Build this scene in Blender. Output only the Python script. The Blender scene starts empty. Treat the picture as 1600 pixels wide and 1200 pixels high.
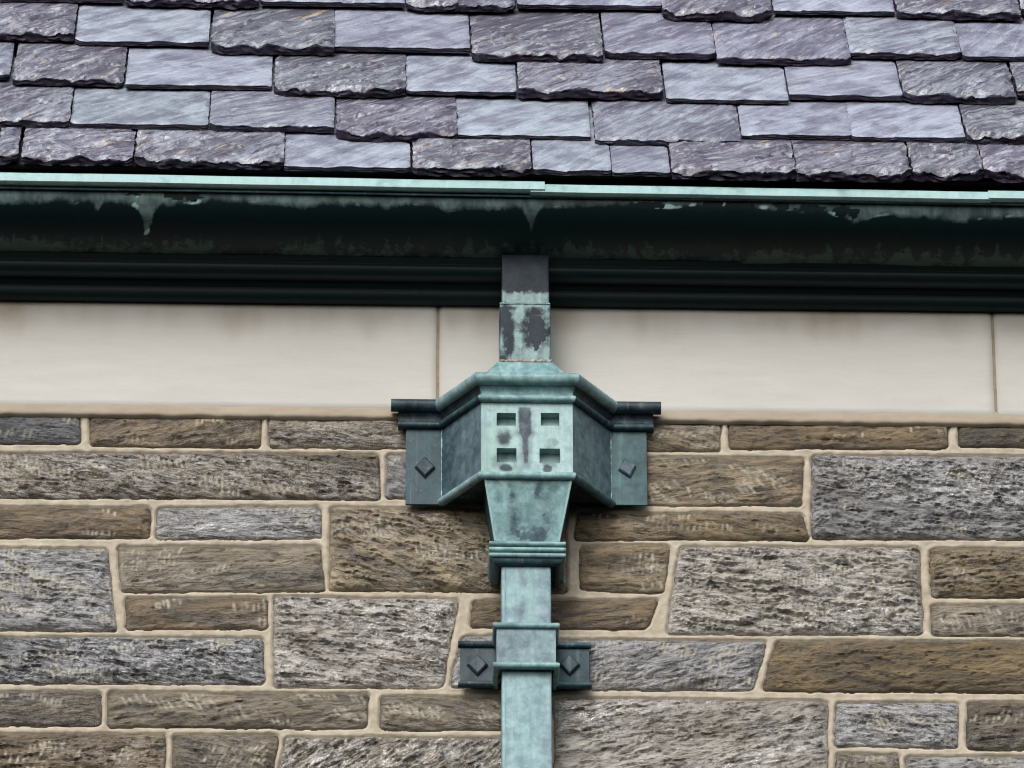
import bpy, math
import numpy as np
from mathutils import Vector, Matrix, Euler

# ------------------------------------------------------------------ camera, light, exposure
scene = bpy.context.scene
COL = scene.collection
R = math.radians
ZC = 8.6                     # height of the picture's centre on the wall
ELEV, YAW, ROLL = R(30.0), R(1.6), R(-0.15)
DIST, FPX = 14.0, 780.0 * 14.0
fwd = Vector((math.sin(YAW) * math.cos(ELEV), math.cos(YAW) * math.cos(ELEV), math.sin(ELEV)))
cam_pos = Vector((0, 0, ZC)) - fwd * DIST
right = fwd.cross(Vector((0, 0, 1))).normalized()
up = right.cross(fwd).normalized()
r2 = right * math.cos(ROLL) + up * math.sin(ROLL)
u2 = -right * math.sin(ROLL) + up * math.cos(ROLL)
cam_data = bpy.data.cameras.new("camera")
cam = bpy.data.objects.new("camera", cam_data)
COL.objects.link(cam)
cam.matrix_world = Matrix(((r2.x, u2.x, -fwd.x, cam_pos.x), (r2.y, u2.y, -fwd.y, cam_pos.y),
                           (r2.z, u2.z, -fwd.z, cam_pos.z), (0, 0, 0, 1)))
cam_data.sensor_width = 36.0
cam_data.lens = FPX / 1600.0 * 36.0
cam_data.clip_end = 2000.0
scene.camera = cam

SUN_EL, SUN_AZ = R(41), R(-20)   # azimuth measured from the wall's normal, + is to the right
world = bpy.data.worlds.new("World")
scene.world = world
world.use_nodes = True
wn = world.node_tree
wn.nodes.clear()
sky = wn.nodes.new("ShaderNodeTexSky")
sky.sky_type = 'NISHITA'
sky.sun_disc = False
sky.sun_elevation = SUN_EL
sky.sun_rotation = math.pi - SUN_AZ
sky.air_density = 1.0
sky.dust_density = 4.0
sky.ozone_density = 1.5
hs = wn.nodes.new("ShaderNodeHueSaturation")
hs.inputs['Saturation'].default_value = 0.36
bg = wn.nodes.new("ShaderNodeBackground")
bg.inputs['Strength'].default_value = 0.15
wo = wn.nodes.new("ShaderNodeOutputWorld")
wn.links.new(sky.outputs[0], hs.inputs['Color'])
wn.links.new(hs.outputs[0], bg.inputs[0])
wn.links.new(bg.outputs[0], wo.inputs[0])

sd = bpy.data.lights.new("sun", 'SUN')
sd.energy = 1.15
sd.angle = R(30)
sd.color = (1.0, 0.985, 0.955)
sun = bpy.data.objects.new("sun", sd)
COL.objects.link(sun)
sdir = Vector((math.sin(SUN_AZ) * math.cos(SUN_EL), -math.cos(SUN_AZ) * math.cos(SUN_EL), math.sin(SUN_EL)))
sun.location = sdir * 30
sun.rotation_euler = sdir.to_track_quat('Z', 'Y').to_euler()

vs = scene.view_settings
vs.view_transform = 'Standard'
vs.look = 'None'
vs.exposure = 0.30
vs.gamma = 1.0
vs.use_curve_mapping = False
scene.cycles.use_denoising = True
scene.cycles.denoising_prefilter = 'ACCURATE'
scene.cycles.use_adaptive_sampling = False
scene.cycles.filter_width = 1.15


# ------------------------------------------------------------------ helpers
def P(px, py, out):
    """world point on the plane `out` metres in front of the wall seen at photo position px, py (1600 x 1200)"""
    d = fwd * FPX + r2 * (px - 800.0) + u2 * (600.0 - py)
    t = (-out - cam_pos.y) / d.y
    return cam_pos + d * t


def Pplane(px, py, p0, n):
    d = fwd * FPX + r2 * (px - 800.0) + u2 * (600.0 - py)
    t = (p0 - cam_pos).dot(n) / d.dot(n)
    return cam_pos + d * t


class Noise:
    def __init__(s, seed):
        r = np.random.RandomState(seed)
        s.p = np.concatenate([r.permutation(256)] * 2)
        a = r.rand(256) * 2 * np.pi
        s.gx, s.gy = np.cos(a), np.sin(a)

    def n(s, x, y):
        xi, yi = np.floor(x).astype(int), np.floor(y).astype(int)
        xf, yf = x - xi, y - yi
        u, v = xf ** 3 * (xf * (6 * xf - 15) + 10), yf ** 3 * (yf * (6 * yf - 15) + 10)

        def g(ix, iy, fx, fy):
            h = s.p[(s.p[ix & 255] + iy) & 255]
            return s.gx[h] * fx + s.gy[h] * fy
        a = g(xi, yi, xf, yf); b = g(xi + 1, yi, xf - 1, yf)
        c = g(xi, yi + 1, xf, yf - 1); d = g(xi + 1, yi + 1, xf - 1, yf - 1)
        return (a + u * (b - a) + v * ((c + u * (d - c)) - (a + u * (b - a)))) * 1.5

    def fbm(s, x, y, o=4, g=0.5):
        t, a = 0, 1.0
        for i in range(o):
            t = t + a * s.n(x + 17.3 * i, y - 9.1 * i)
            x, y, a = x * 2.03, y * 2.03, a * g
        return t


def sstep(a, b, x):
    t = np.clip((x - a) / (b - a), 0, 1)
    return t * t * (3 - 2 * t)


def mesh_obj(name, verts, faces, mat, parent=None, smooth=True, attrs=None, loc=None):
    """verts in world space (or in local space when loc is given)"""
    me = bpy.data.meshes.new(name)
    verts = np.asarray(verts, dtype=np.float64)
    org = Vector((0, 0, 0))
    if loc is None:
        org = Vector(verts.mean(axis=0))
        verts = verts - np.array(org)
    me.from_pydata([], [], []) if False else None
    if isinstance(faces, np.ndarray):
        nf = len(faces)
        me.vertices.add(len(verts)); me.vertices.foreach_set("co", verts.astype(np.float32).ravel())
        me.loops.add(nf * 4); me.loops.foreach_set("vertex_index", faces.astype(np.int32).ravel())
        me.polygons.add(nf)
        me.polygons.foreach_set("loop_start", np.arange(0, nf * 4, 4, dtype=np.int32))
        me.update(calc_edges=True)
    else:
        me.from_pydata([tuple(v) for v in verts], [], [tuple(f) for f in faces])
        me.update()
    me.polygons.foreach_set("use_smooth", np.full(len(me.polygons), bool(smooth)))
    if attrs:
        for k, a in attrs.items():
            at = me.attributes.new(k, 'FLOAT', 'POINT')
            at.data.foreach_set("value", np.asarray(a, dtype=np.float32))
    me.materials.append(mat)
    o = bpy.data.objects.new(name, me)
    COL.objects.link(o)
    if parent is not None:
        o.parent = parent
    o.location = (org if loc is None else Vector(loc)) - (world_loc(parent) if parent else Vector((0, 0, 0)))
    return o


def world_loc(o):
    v = Vector((0, 0, 0))
    while o is not None:
        v = v + o.location
        o = o.parent
    return v


def sharp(o, ang=35):
    me = o.data
    me.set_sharp_from_angle(angle=R(ang))


def thing(name, label, cat, loc):
    o = bpy.data.objects.new(name, None)
    COL.objects.link(o)
    o.location = loc
    o.empty_display_size = 0.1
    o['label'] = label
    o['category'] = cat
    return o


def grid_faces(nu, nv, flip=False):
    """nu x nv vertices, index = j*nu+i"""
    i, j = np.meshgrid(np.arange(nu - 1), np.arange(nv - 1))
    a = (j * nu + i).ravel()
    f = np.stack([a, a + 1, a + nu + 1, a + nu], 1)
    return f[:, ::-1].copy() if flip else f


# ------------------------------------------------------------------ materials
def new_mat(name):
    m = bpy.data.materials.new(name)
    m.use_nodes = True
    nt = m.node_tree
    nt.nodes.clear()
    out = nt.nodes.new("ShaderNodeOutputMaterial")
    b = nt.nodes.new("ShaderNodeBsdfPrincipled")
    nt.links.new(b.outputs[0], out.inputs[0])
    return m, nt, b


class NT:
    def __init__(s, nt):
        s.nt = nt

    def node(s, t, **k):
        n = s.nt.nodes.new(t)
        for a, v in k.items():
            setattr(n, a, v)
        return n

    def set(s, inp, v):
        if hasattr(v, 'links') or isinstance(v, bpy.types.NodeSocket):
            s.nt.links.new(v, inp)
        else:
            inp.default_value = v

    def coords(s, kind='Object', scale=(1, 1, 1), rot=(0, 0, 0), rnd=0.0):
        tc = s.node("ShaderNodeTexCoord")
        v = tc.outputs[kind]
        if rnd:
            oi = s.node("ShaderNodeObjectInfo")
            mu = s.node("ShaderNodeMath", operation='MULTIPLY')
            s.set(mu.inputs[0], oi.outputs['Random']); mu.inputs[1].default_value = rnd
            ad = s.node("ShaderNodeVectorMath", operation='ADD')
            s.set(ad.inputs[0], v); s.set(ad.inputs[1], mu.outputs[0])
            v = ad.outputs[0]
        if rot != (0, 0, 0):
            mr = s.node("ShaderNodeMapping")
            s.set(mr.inputs['Vector'], v)
            mr.inputs['Rotation'].default_value = rot
            v = mr.outputs[0]
        mp = s.node("ShaderNodeMapping")
        s.set(mp.inputs['Vector'], v)
        mp.inputs['Scale'].default_value = scale
        return mp.outputs[0]

    def grain(s, axis, attr, stretch, rnd):
        """object coordinates turned by an angle stored on the mesh, then stretched along the bedding"""
        v = s.coords(rnd=rnd)
        vr = s.node("ShaderNodeVectorRotate", rotation_type='AXIS_ANGLE')
        s.set(vr.inputs['Vector'], v)
        vr.inputs['Axis'].default_value = axis
        s.set(vr.inputs['Angle'], s.attr(attr))
        mp = s.node("ShaderNodeMapping")
        s.set(mp.inputs['Vector'], vr.outputs[0])
        mp.inputs['Scale'].default_value = stretch
        return mp.outputs[0]

    def noise(s, vec, scale, detail=5, rough=0.55, dist=0.0):
        n = s.node("ShaderNodeTexNoise")
        s.set(n.inputs['Vector'], vec)
        n.inputs['Scale'].default_value = scale
        n.inputs['Detail'].default_value = detail
        n.inputs['Roughness'].default_value = rough
        n.inputs['Distortion'].default_value = dist
        return n.outputs['Fac']

    def ramp(s, fac, a, b, lo=0.0, hi=1.0):
        m = s.node("ShaderNodeMapRange")
        s.set(m.inputs['Value'], fac)
        m.inputs['From Min'].default_value = a
        m.inputs['From Max'].default_value = b
        m.inputs['To Min'].default_value = lo
        m.inputs['To Max'].default_value = hi
        return m.outputs[0]

    def mix(s, fac, a, b, mode='MIX'):
        m = s.node("ShaderNodeMix", data_type='RGBA', blend_type=mode)
        s.set(m.inputs[0], fac)
        s.set(m.inputs[6], a if not isinstance(a, tuple) else (*a, 1)[:4])
        s.set(m.inputs[7], b if not isinstance(b, tuple) else (*b, 1)[:4])
        return m.outputs[2]

    def math(s, op, a, b=0.0):
        m = s.node("ShaderNodeMath", operation=op)
        s.set(m.inputs[0], a); s.set(m.inputs[1], b)
        return m.outputs[0]

    def attr(s, name):
        a = s.node("ShaderNodeAttribute", attribute_name=name)
        return a.outputs['Fac']

    def bump(s, h, strength, dist, normal=None):
        b = s.node("ShaderNodeBump")
        s.set(b.inputs['Height'], h)
        b.inputs['Strength'].default_value = strength
        b.inputs['Distance'].default_value = dist
        if normal is not None:
            s.set(b.inputs['Normal'], normal)
        return b.outputs[0]


def copper(name, light, mid, dark, cover=0.5, soft=0.12, rough=0.5, streak=0.25, scale=9.0, green=None):
    """weathered copper: light verdigris over dark oxide; `stain` attribute pulls to dark, `verd` to light"""
    m, nt, b = new_mat(name)
    N = NT(nt)
    v = N.coords(scale=(1, 1, streak), rnd=13.0)
    v3 = N.coords(rnd=7.0)
    n1 = N.noise(v, scale, 6, 0.6, 0.4)
    n2 = N.noise(v3, scale * 5, 5, 0.65, 0.2)
    n3 = N.noise(v3, scale * 22, 4, 0.7)
    f = N.math('ADD', N.math('MULTIPLY', n1, 0.62), N.math('MULTIPLY', n2, 0.30))
    f = N.math('ADD', f, N.math('MULTIPLY', n3, 0.08))
    f = N.math('ADD', f, N.math('MULTIPLY', N.attr('verd'), 0.35))
    f = N.math('SUBTRACT', f, N.math('MULTIPLY', N.attr('stain'), 0.45))
    fac = N.ramp(f, cover - soft, cover + soft)
    fac2 = N.ramp(n2, 0.35, 0.65)
    c = N.mix(fac2, mid, light)
    c = N.mix(N.ramp(n3, 0.62, 0.75, 0, 0.35), c, (0.62, 0.76, 0.72))
    if green:
        c = N.mix(N.ramp(N.noise(v, scale * 1.7, 4, 0.6), 0.52, 0.7, 0, 0.7), c, green)
    runs = N.noise(N.coords(scale=(1, 1, 0.045), rnd=3.0), 75, 5, 0.6)
    c = N.mix(N.ramp(runs, 0.52, 0.70, 0, 0.55), c, N.mix(0.35, mid, dark))
    c = N.mix(N.ramp(runs, 0.44, 0.30, 0, 0.45), c, N.mix(0.5, light, (0.5, 0.62, 0.60)))
    dk = N.mix(N.ramp(n2, 0.4, 0.7), dark, tuple(min(1, v_ * 1.9) for v_ in dark))
    c = N.mix(fac, dk, c)
    N.set(b.inputs['Base Color'], c)
    N.set(b.inputs['Roughness'], N.ramp(n2, 0.3, 0.7, rough, rough + 0.2))
    b.inputs['Metallic'].default_value = 0.0
    N.set(b.inputs['Specular IOR Level'], N.ramp(fac, 0, 1, 0.10, 0.45))
    nb = N.bump(N.math('ADD', n3, fac), 0.35, 0.0006)
    nb = N.bump(n1, 0.3, 0.003, nb)
    N.set(b.inputs['Normal'], nb)
    return m


M = {}
M['verd'] = copper('verdigris_copper', (0.29, 0.475, 0.465), (0.15, 0.30, 0.32), (0.065, 0.10, 0.12), 0.42, 0.16, 0.34, green=(0.22, 0.38, 0.33))
M['verdgrey'] = copper('grey_verdigris_copper', (0.27, 0.42, 0.43), (0.155, 0.27, 0.29), (0.10, 0.12, 0.15), 0.44, 0.14, 0.38)
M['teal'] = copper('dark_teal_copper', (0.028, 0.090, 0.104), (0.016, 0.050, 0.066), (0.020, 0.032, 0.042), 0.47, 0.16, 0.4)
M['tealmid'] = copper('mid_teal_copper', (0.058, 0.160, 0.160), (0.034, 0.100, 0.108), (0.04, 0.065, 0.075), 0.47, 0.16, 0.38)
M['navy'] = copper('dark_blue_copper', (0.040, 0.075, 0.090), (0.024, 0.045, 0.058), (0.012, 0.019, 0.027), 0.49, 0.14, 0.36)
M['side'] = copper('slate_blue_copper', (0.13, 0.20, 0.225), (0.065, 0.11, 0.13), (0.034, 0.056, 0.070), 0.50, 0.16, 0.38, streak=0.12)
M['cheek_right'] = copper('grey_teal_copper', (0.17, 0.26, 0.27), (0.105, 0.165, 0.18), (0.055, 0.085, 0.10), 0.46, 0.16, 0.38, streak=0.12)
M['pipe'] = copper('pale_verdigris_pipe', (0.30, 0.47, 0.48), (0.165, 0.30, 0.33), (0.14, 0.175, 0.215), 0.43, 0.16, 0.38, streak=0.10, green=(0.23, 0.38, 0.34))
M['rim'] = copper('bright_verdigris_rim', (0.34, 0.52, 0.51), (0.28, 0.45, 0.45), (0.14, 0.25, 0.25), 0.36, 0.12, 0.42)
M['rust'] = copper('patchy_outlet_copper', (0.24, 0.38, 0.37), (0.10, 0.17, 0.17), (0.022, 0.029, 0.036), 0.55, 0.06, 0.38, streak=0.5)


def gutter_mat():
    m, nt, b = new_mat('oxidised_gutter_copper')
    N = NT(nt)
    v = N.coords(scale=(1, 1, 0.35))
    v3 = N.coords()
    n1 = N.noise(v, 22, 6, 0.65, 0.3)
    n2 = N.noise(v3, 90, 5, 0.7)
    verd = N.attr('verd')
    moss = N.attr('moss')
    vr_ = N.noise(N.coords(scale=(1, 1, 0.10)), 60, 5, 0.65, 0.3)
    fac = N.ramp(N.math('ADD', N.math('ADD', verd, N.math('MULTIPLY', N.math('SUBTRACT', n1, 0.5), 0.7)), N.math('MULTIPLY', N.math('SUBTRACT', vr_, 0.5), 0.9)), 0.26, 0.66)
    pale = N.mix(N.ramp(n1, 0.4, 0.62), (0.050, 0.080, 0.082), (0.155, 0.235, 0.230))
    pale = N.mix(N.ramp(vr_, 0.50, 0.72, 0, 0.7), pale, (0.035, 0.055, 0.058))
    dark = N.mix(n2, (0.0022, 0.0088, 0.0102), (0.0055, 0.0190, 0.0215))
    mossc = N.mix(n2, (0.016, 0.040, 0.034), (0.075, 0.140, 0.118))
    mf = N.ramp(N.math('ADD', moss, N.math('MULTIPLY', N.math('SUBTRACT', N.noise(v, 60, 4, 0.7, 0.5), 0.5), 1.6)), 0.45, 0.75)
    c = N.mix(mf, dark, mossc)
    c = N.mix(fac, c, pale)
    edge = N.attr('edge')
    c = N.mix(N.ramp(edge, 0.3, 0.8), c, (0.42, 0.62, 0.58))
    N.set(b.inputs['Base Color'], c)
    N.set(b.inputs['Roughness'], N.ramp(fac, 0, 1, 0.48, 0.6))
    b.inputs['Specular IOR Level'].default_value = 0.24
    N.set(b.inputs['Normal'], N.bump(N.math('ADD', n2, fac), 0.3, 0.0008))
    return m


M['gutter'] = gutter_mat()


def stone_mat():
    m, nt, b = new_mat('rock_faced_schist')
    N = NT(nt)
    oi = N.node("ShaderNodeObjectInfo")
    v3 = N.coords(rnd=17.0)
    v = N.grain((0, 1, 0), 'bedding', (0.20, 1, 1), 31.0)
    n1 = N.noise(v, 34, 7, 0.70, 0.7)
    n2 = N.noise(v, 130, 6, 0.72, 0.9)
    n3 = N.noise(v3, 380, 3, 0.7)
    big = N.noise(v3, 7, 3, 0.5)
    base = oi.outputs['Color']
    c = N.mix(N.ramp(n1, 0.40, 0.60), N.mix(1.0, base, (0.42, 0.40, 0.38), 'MULTIPLY'), N.mix(1.0, base, (1.55, 1.52, 1.46), 'MULTIPLY'))
    c = N.mix(N.ramp(n2, 0.36, 0.46, 0.85, 0.0), c, (0.018, 0.015, 0.011))  # low spots of the bump coloured near black: crevice shade painted in
    c = N.mix(N.ramp(big, 0.54, 0.70, 0, 0.45), c, (0.115, 0.088, 0.048))
    mica = N.math('MULTIPLY', N.ramp(N.math('ADD', N.math('MULTIPLY', n2, 0.65), N.math('MULTIPLY', n3, 0.35)), 0.47, 0.55), N.ramp(oi.outputs['Alpha'], 0.35, 1.0, 0.10, 1.0))
    mica = N.math('MULTIPLY', mica, N.ramp(N.noise(v, 9, 3, 0.5), 0.36, 0.58, 0.25, 1.0))
    c = N.mix(N.math('MULTIPLY', mica, 0.72), c, N.mix(0.25, (0.88, 0.87, 0.86), base))
    mk = N.attr('mark')
    c = N.mix(N.math('MULTIPLY', mk, 0.95), c, N.mix(0.15, (0.56, 0.52, 0.42), base))
    N.set(b.inputs['Base Color'], c)
    N.set(b.inputs['Metallic'], N.math('MULTIPLY', N.math('MULTIPLY', mica, 0.75), N.math('SUBTRACT', 1.0, mk)))
    r = N.ramp(mica, 0.0, 1.0, 0.50, 0.20)
    r = N.math('ADD', r, N.math('MULTIPLY', mk, 0.3))
    N.set(b.inputs['Roughness'], r)
    b.inputs['Specular IOR Level'].default_value = 0.6
    nb = N.bump(n3, 0.5, 0.0009)
    nb = N.bump(n2, 1.0, 0.0045, nb)
    nb = N.bump(n1, 0.9, 0.010, nb)
    N.set(b.inputs['Normal'], nb)
    return m


M['stone'] = stone_mat()


def slate_mat():
    m, nt, b = new_mat('purple_grey_slate')
    N = NT(nt)
    oi = N.node("ShaderNodeObjectInfo")
    v = N.grain((0, 0, 1), 'bedding', (0.17, 1, 1), 23.0)
    v3 = N.coords(rnd=11.0)
    n1 = N.noise(v, 17, 5, 0.58, 1.2)
    n2 = N.noise(v, 75, 6, 0.68, 0.7)
    n3 = N.noise(v3, 260, 4, 0.7)
    base = oi.outputs['Color']
    sp = N.attr('split')
    cloud = N.noise(v3, 16, 5, 0.55, 0.6)
    nn = N.mix(N.math('ADD', N.math('MULTIPLY', sp, 0.5), 0.5), cloud, n1)
    c = N.mix(N.ramp(nn, 0.42, 0.58), N.mix(1.0, base, (0.62, 0.59, 0.68), 'MULTIPLY'), N.mix(1.0, base, (1.5, 1.54, 1.54), 'MULTIPLY'))
    c = N.mix(N.ramp(n2, 0.54, 0.63, 0, 0.6), c, (0.46, 0.48, 0.52))
    c = N.mix(N.math('MULTIPLY', N.ramp(n2, 0.36, 0.50, 0.95, 0.0), N.math('ADD', sp, 0.15)), c, (0.050, 0.038, 0.060))
    vein = N.noise(v, 34, 5, 0.62, 1.0)
    vf = N.math('MULTIPLY', N.math('MULTIPLY', N.ramp(vein, 0.60, 0.64), sp), N.ramp(N.noise(v3, 14, 3, 0.5), 0.45, 0.6))
    c = N.mix(N.math('MULTIPLY', vf, 0.8), c, N.mix(N.ramp(n2, 0.42, 0.55), (0.13, 0.065, 0.045), (0.50, 0.43, 0.31)))
    c = N.mix(N.math('MULTIPLY', N.attr('butt'), 0.85), c, (0.032, 0.022, 0.040))  # edge faces coloured dark, the shade of facing down put into the colour
    N.set(b.inputs['Base Color'], c)
    r = N.ramp(n1, 0.40, 0.60, 0.36, 0.16)
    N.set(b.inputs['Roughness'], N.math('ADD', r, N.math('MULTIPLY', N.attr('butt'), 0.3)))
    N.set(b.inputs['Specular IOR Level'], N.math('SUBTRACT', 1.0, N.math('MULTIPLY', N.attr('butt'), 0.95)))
    nb = N.bump(n3, 0.35, 0.0005)
    nb = N.bump(n2, 1.0, 0.0034, nb)
    nb = N.bump(n1, 0.5, 0.004, nb)
    N.set(b.inputs['Normal'], nb)
    return m


M['slate'] = slate_mat()


def plain(name, c1, c2, scale, rough=0.85, bump=0.3, dist=0.001, stretch=(1, 1, 1)):
    m, nt, b = new_mat(name)
    N = NT(nt)
    v = N.coords(scale=stretch)
    n1 = N.noise(v, scale, 6, 0.6)
    n2 = N.noise(v, scale * 12, 4, 0.7)
    f = N.math('ADD', N.math('MULTIPLY', n1, 0.7), N.math('MULTIPLY', n2, 0.3))
    N.set(b.inputs['Base Color'], N.mix(N.ramp(f, 0.35, 0.65), c1, c2))
    b.inputs['Roughness'].default_value = rough
    b.inputs['Specular IOR Level'].default_value = 0.25
    N.set(b.inputs['Normal'], N.bump(f, bump, dist))
    return m


M['mortar'] = plain('buff_mortar', (0.35, 0.305, 0.23), (0.54, 0.48, 0.385), 34, 0.92, 0.8, 0.0016)
M['deck'] = plain('shadow_gap_boarding', (0.02, 0.018, 0.02), (0.035, 0.03, 0.03), 8)
M['solder'] = plain('pitted_solder', (0.05, 0.05, 0.05), (0.55, 0.52, 0.47), 120, 0.6, 0.8, 0.002)


def limestone_mat():
    m, nt, b = new_mat('smooth_limestone')
    N = NT(nt)
    v = N.coords(scale=(0.5, 1, 1))
    n1 = N.noise(v, 3.5, 4, 0.5)
    n2 = N.noise(N.coords(scale=(0.25, 1, 3)), 60, 5, 0.7)
    n3 = N.noise(N.coords(), 500, 2, 0.6)
    c = N.mix(N.ramp(n1, 0.3, 0.7), (0.500, 0.488, 0.452), (0.575, 0.565, 0.530))
    c = N.mix(N.ramp(n2, 0.4, 0.75, 0, 0.25), c, (0.46, 0.43, 0.39))
    c = N.mix(N.ramp(n3, 0.25, 0.45, 0.35, 0.0), c, (0.40, 0.36, 0.30))
    st = N.math('MULTIPLY', N.attr('stain'), N.ramp(N.noise(N.coords(scale=(1, 1, 0.5)), 9, 5, 0.6), 0.3, 0.65, 0.25, 1.0))
    c = N.mix(st, c, (0.27, 0.205, 0.13))
    N.set(b.inputs['Base Color'], c)
    b.inputs['Roughness'].default_value = 0.85
    b.inputs['Specular IOR Level'].default_value = 0.25
    N.set(b.inputs['Normal'], N.bump(N.math('ADD', n2, n3), 0.25, 0.0006))
    return m


M['limestone'] = limestone_mat()

# ------------------------------------------------------------------ stone wall
WALL = thing('stone_wall', 'rock-faced brown and grey schist wall laid in broken courses with buff mortar joints', 'wall',
             Vector((0, 0.05, P(800, 1340, 0).z)))
MORTAR_OUT = 0.004
B_, D_, G_, L_, T_, O_ = (0.128, 0.094, 0.050), (0.078, 0.061, 0.036), (0.185, 0.192, 0.210), (0.285, 0.270, 0.245), (0.190, 0.155, 0.096), (0.122, 0.088, 0.038)
BG = (0.165, 0.142, 0.102)
DB = (0.070, 0.078, 0.095)
# corner pixels TL, TR, BR, BL, colour, gloss, bedding angle (deg), relief (m), marks (count per 0.01 m2, slant deg, length m)
S = [
 ((-170, 646), (125, 650), (125, 692), (-170, 689), DB, .5, -4, .004, (5, 75, .02)),
 ((142, 651), (408, 654), (406, 697), (141, 695), B_, .45, 14, .005, (9, 88, .028)),
 ((419, 654), (700, 657), (700, 699), (421, 697), BG, .7, -5, .005, (3, 80, .02)),
 ((718, 657), (890, 659), (890, 700), (718, 700), B_, .5, 3, .004, (3, 80, .02)),
 ((905, 659), (1126, 663), (1124, 703), (905, 701), T_, .5, -6, .004, (10, 62, .026)),
 ((1139, 663), (1482, 664), (1481, 699), (1140, 699), B_, .35, 3, .004, (5, 95, .014)),
 ((1498, 666), (1790, 668), (1790, 697), (1499, 696), D_, .4, 12, .004, (0, 80, .02)),
 ((-230, 706), (593, 709), (595, 778), (-230, 775), D_, .85, -6, .0065, (11, 108, .034)),
 ((606, 710), (722, 711), (722, 777), (603, 776), G_, .9, -25, .006, (2, 60, .02)),
 ((735, 712), (888, 713), (888, 780), (735, 780), B_, .5, 4, .005, (0, 60, .02)),
 ((901, 714), (1256, 715), (1252, 788), (901, 787), T_, .35, 3, .0045, (9, 118, .03)),
 ((1270, 711), (1800, 713), (1800, 842), (1270, 840), G_, 1.0, -4, .0085, (3, 85, .03)),
 ((-190, 790), (234, 792), (233, 839), (-190, 838), B_, .45, 5, .004, (7, 85, .02)),
 ((246, 792), (501, 792), (503, 840), (244, 840), G_, .9, 2, .004, (4, 80, .018)),
 ((517, 792), (884, 797), (886, 924), (515, 920), T_, .55, -14, .008, (6, 100, .034)),
 ((904, 801), (1254, 802), (1263, 841), (897, 841), O_, .5, -2, .0045, (7, 85, .018)),
 ((907, 851), (1047, 852), (1037, 924), (906, 920), T_, .3, 2, .004, (12, 88, .022)),
 ((-200, 855), (167, 857), (182, 984), (-200, 982), G_, .85, -6, .007, (16, 100, .03)),
 ((185, 853), (500, 853), (509, 922), (190, 923), BG, .55, 4, .004, (5, 80, .02)),
 ((197, 934), (418, 933), (419, 980), (197, 981), B_, .45, 0, .004, (8, 90, .024)),
 ((428, 931), (716, 936), (691, 1073), (429, 1072), L_, 1.0, -10, .008, (1, 80, .02)),
 ((739, 938), (1027, 937), (1011, 982), (735, 979), B_, .35, 4, .003, (2, 70, .012)),
 ((1063, 854), (1437, 854), (1442, 989), (1041, 989), L_, 1.0, -8, .009, (7, 92, .024)),
 ((1453, 857), (1780, 858), (1780, 933), (1455, 932), O_, .6, 8, .007, (2, 80, .02)),
 ((1456, 945), (1790, 946), (1790, 993), (1456, 991), BG, .5, 3, .004, (11, 112, .036)),
 ((-210, 995), (411, 996), (412, 1067), (-210, 1064), DB, 1.0, -8, .008, (7, 100, .026)),
 ((722, 993), (812, 994), (812, 1074), (704, 1071), G_, .7, 22, .005, (3, 70, .02)),
 ((826, 998), (1198, 1001), (1176, 1077), (826, 1074), G_, .7, 14, .006, (10, 78, .030)),
 ((1213, 1001), (1820, 1004), (1820, 1081), (1191, 1078), O_, .4, 5, .0045, (0, 80, .02)),
 ((-150, 1079), (158, 1081), (157, 1133), (-150, 1132), D_, .5, 2, .004, (7, 80, .02)),
 ((170, 1081), (577, 1083), (573, 1136), (168, 1134), BG, .4, 8, .0045, (11, 118, .032)),
 ((595, 1087), (850, 1090), (850, 1140), (594, 1138), BG, .45, -5, .0045, (9, 112, .026)),
 ((866, 1091), (1294, 1096), (1294, 1243), (866, 1243), L_, 1.0, 10, .007, (1, 70, .02)),
 ((1306, 1097), (1497, 1097), (1496, 1166), (1306, 1164), G_, .8, -8, .006, (12, 125, .026)),
 ((1513, 1097), (1800, 1098), (1800, 1170), (1511, 1170), D_, .5, 6, .006, (5, 75, .022)),
 ((-190, 1146), (258, 1147), (256, 1240), (-190, 1240), B_, .55, 4, .007, (8, 85, .026)),
 ((270, 1147), (436, 1148), (420, 1240), (270, 1240), D_, .5, -10, .005, (14, 60, .022)),
 ((446, 1151), (850, 1153), (850, 1243), (428, 1243), BG, 1.0, 30, .009, (2, 120, .03)),
 ((1307, 1178), (1405, 1178), (1405, 1245), (1307, 1245), D_, .7, -5, .005, (8, 80, .02)),
 ((1417, 1181), (1760, 1183), (1760, 1245), (1417, 1245), G_, .9, 6, .006, (4, 80, .02)),
]
# courses that run on past the frame
row_next = [((-360, 646), (-185, 646), (-185, 689), (-360, 689)), ((-430, 706), (-244, 706), (-244, 776), (-430, 776)),
            ((-400, 790), (-204, 790), (-204, 838), (-400, 838)), ((-430, 855), (-214, 855), (-214, 982), (-430, 982)),
            ((-400, 995), (-224, 995), (-224, 1064), (-400, 1064)), ((-400, 1079), (-164, 1079), (-164, 1132), (-400, 1132)),
            ((-400, 1146), (-204, 1146), (-204, 1240), (-400, 1240)),
            ((1804, 668), (2000, 668), (2000, 697), (1804, 697)), ((1814, 713), (2020, 713), (2020, 842), (1814, 842)),
            ((1794, 858), (2020, 858), (2020, 933), (1794, 933)), ((1804, 946), (2020, 946), (2020, 993), (1804, 993)),
            ((1834, 1004), (2020, 1004), (2020, 1081), (1834, 1081)), ((1814, 1098), (2000, 1098), (2000, 1170), (1814, 1170)),
            ((1774, 1183), (2000, 1183), (2000, 1245), (1774, 1245))]
rng = np.random.RandomState(5)
cols = [B_, D_, G_, L_, T_, O_, BG, DB]
for q in row_next:
    S.append((*q, cols[rng.randint(8)], .6, rng.randint(-10, 15), .006, (5, 95, .025)))
xx = -400
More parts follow.
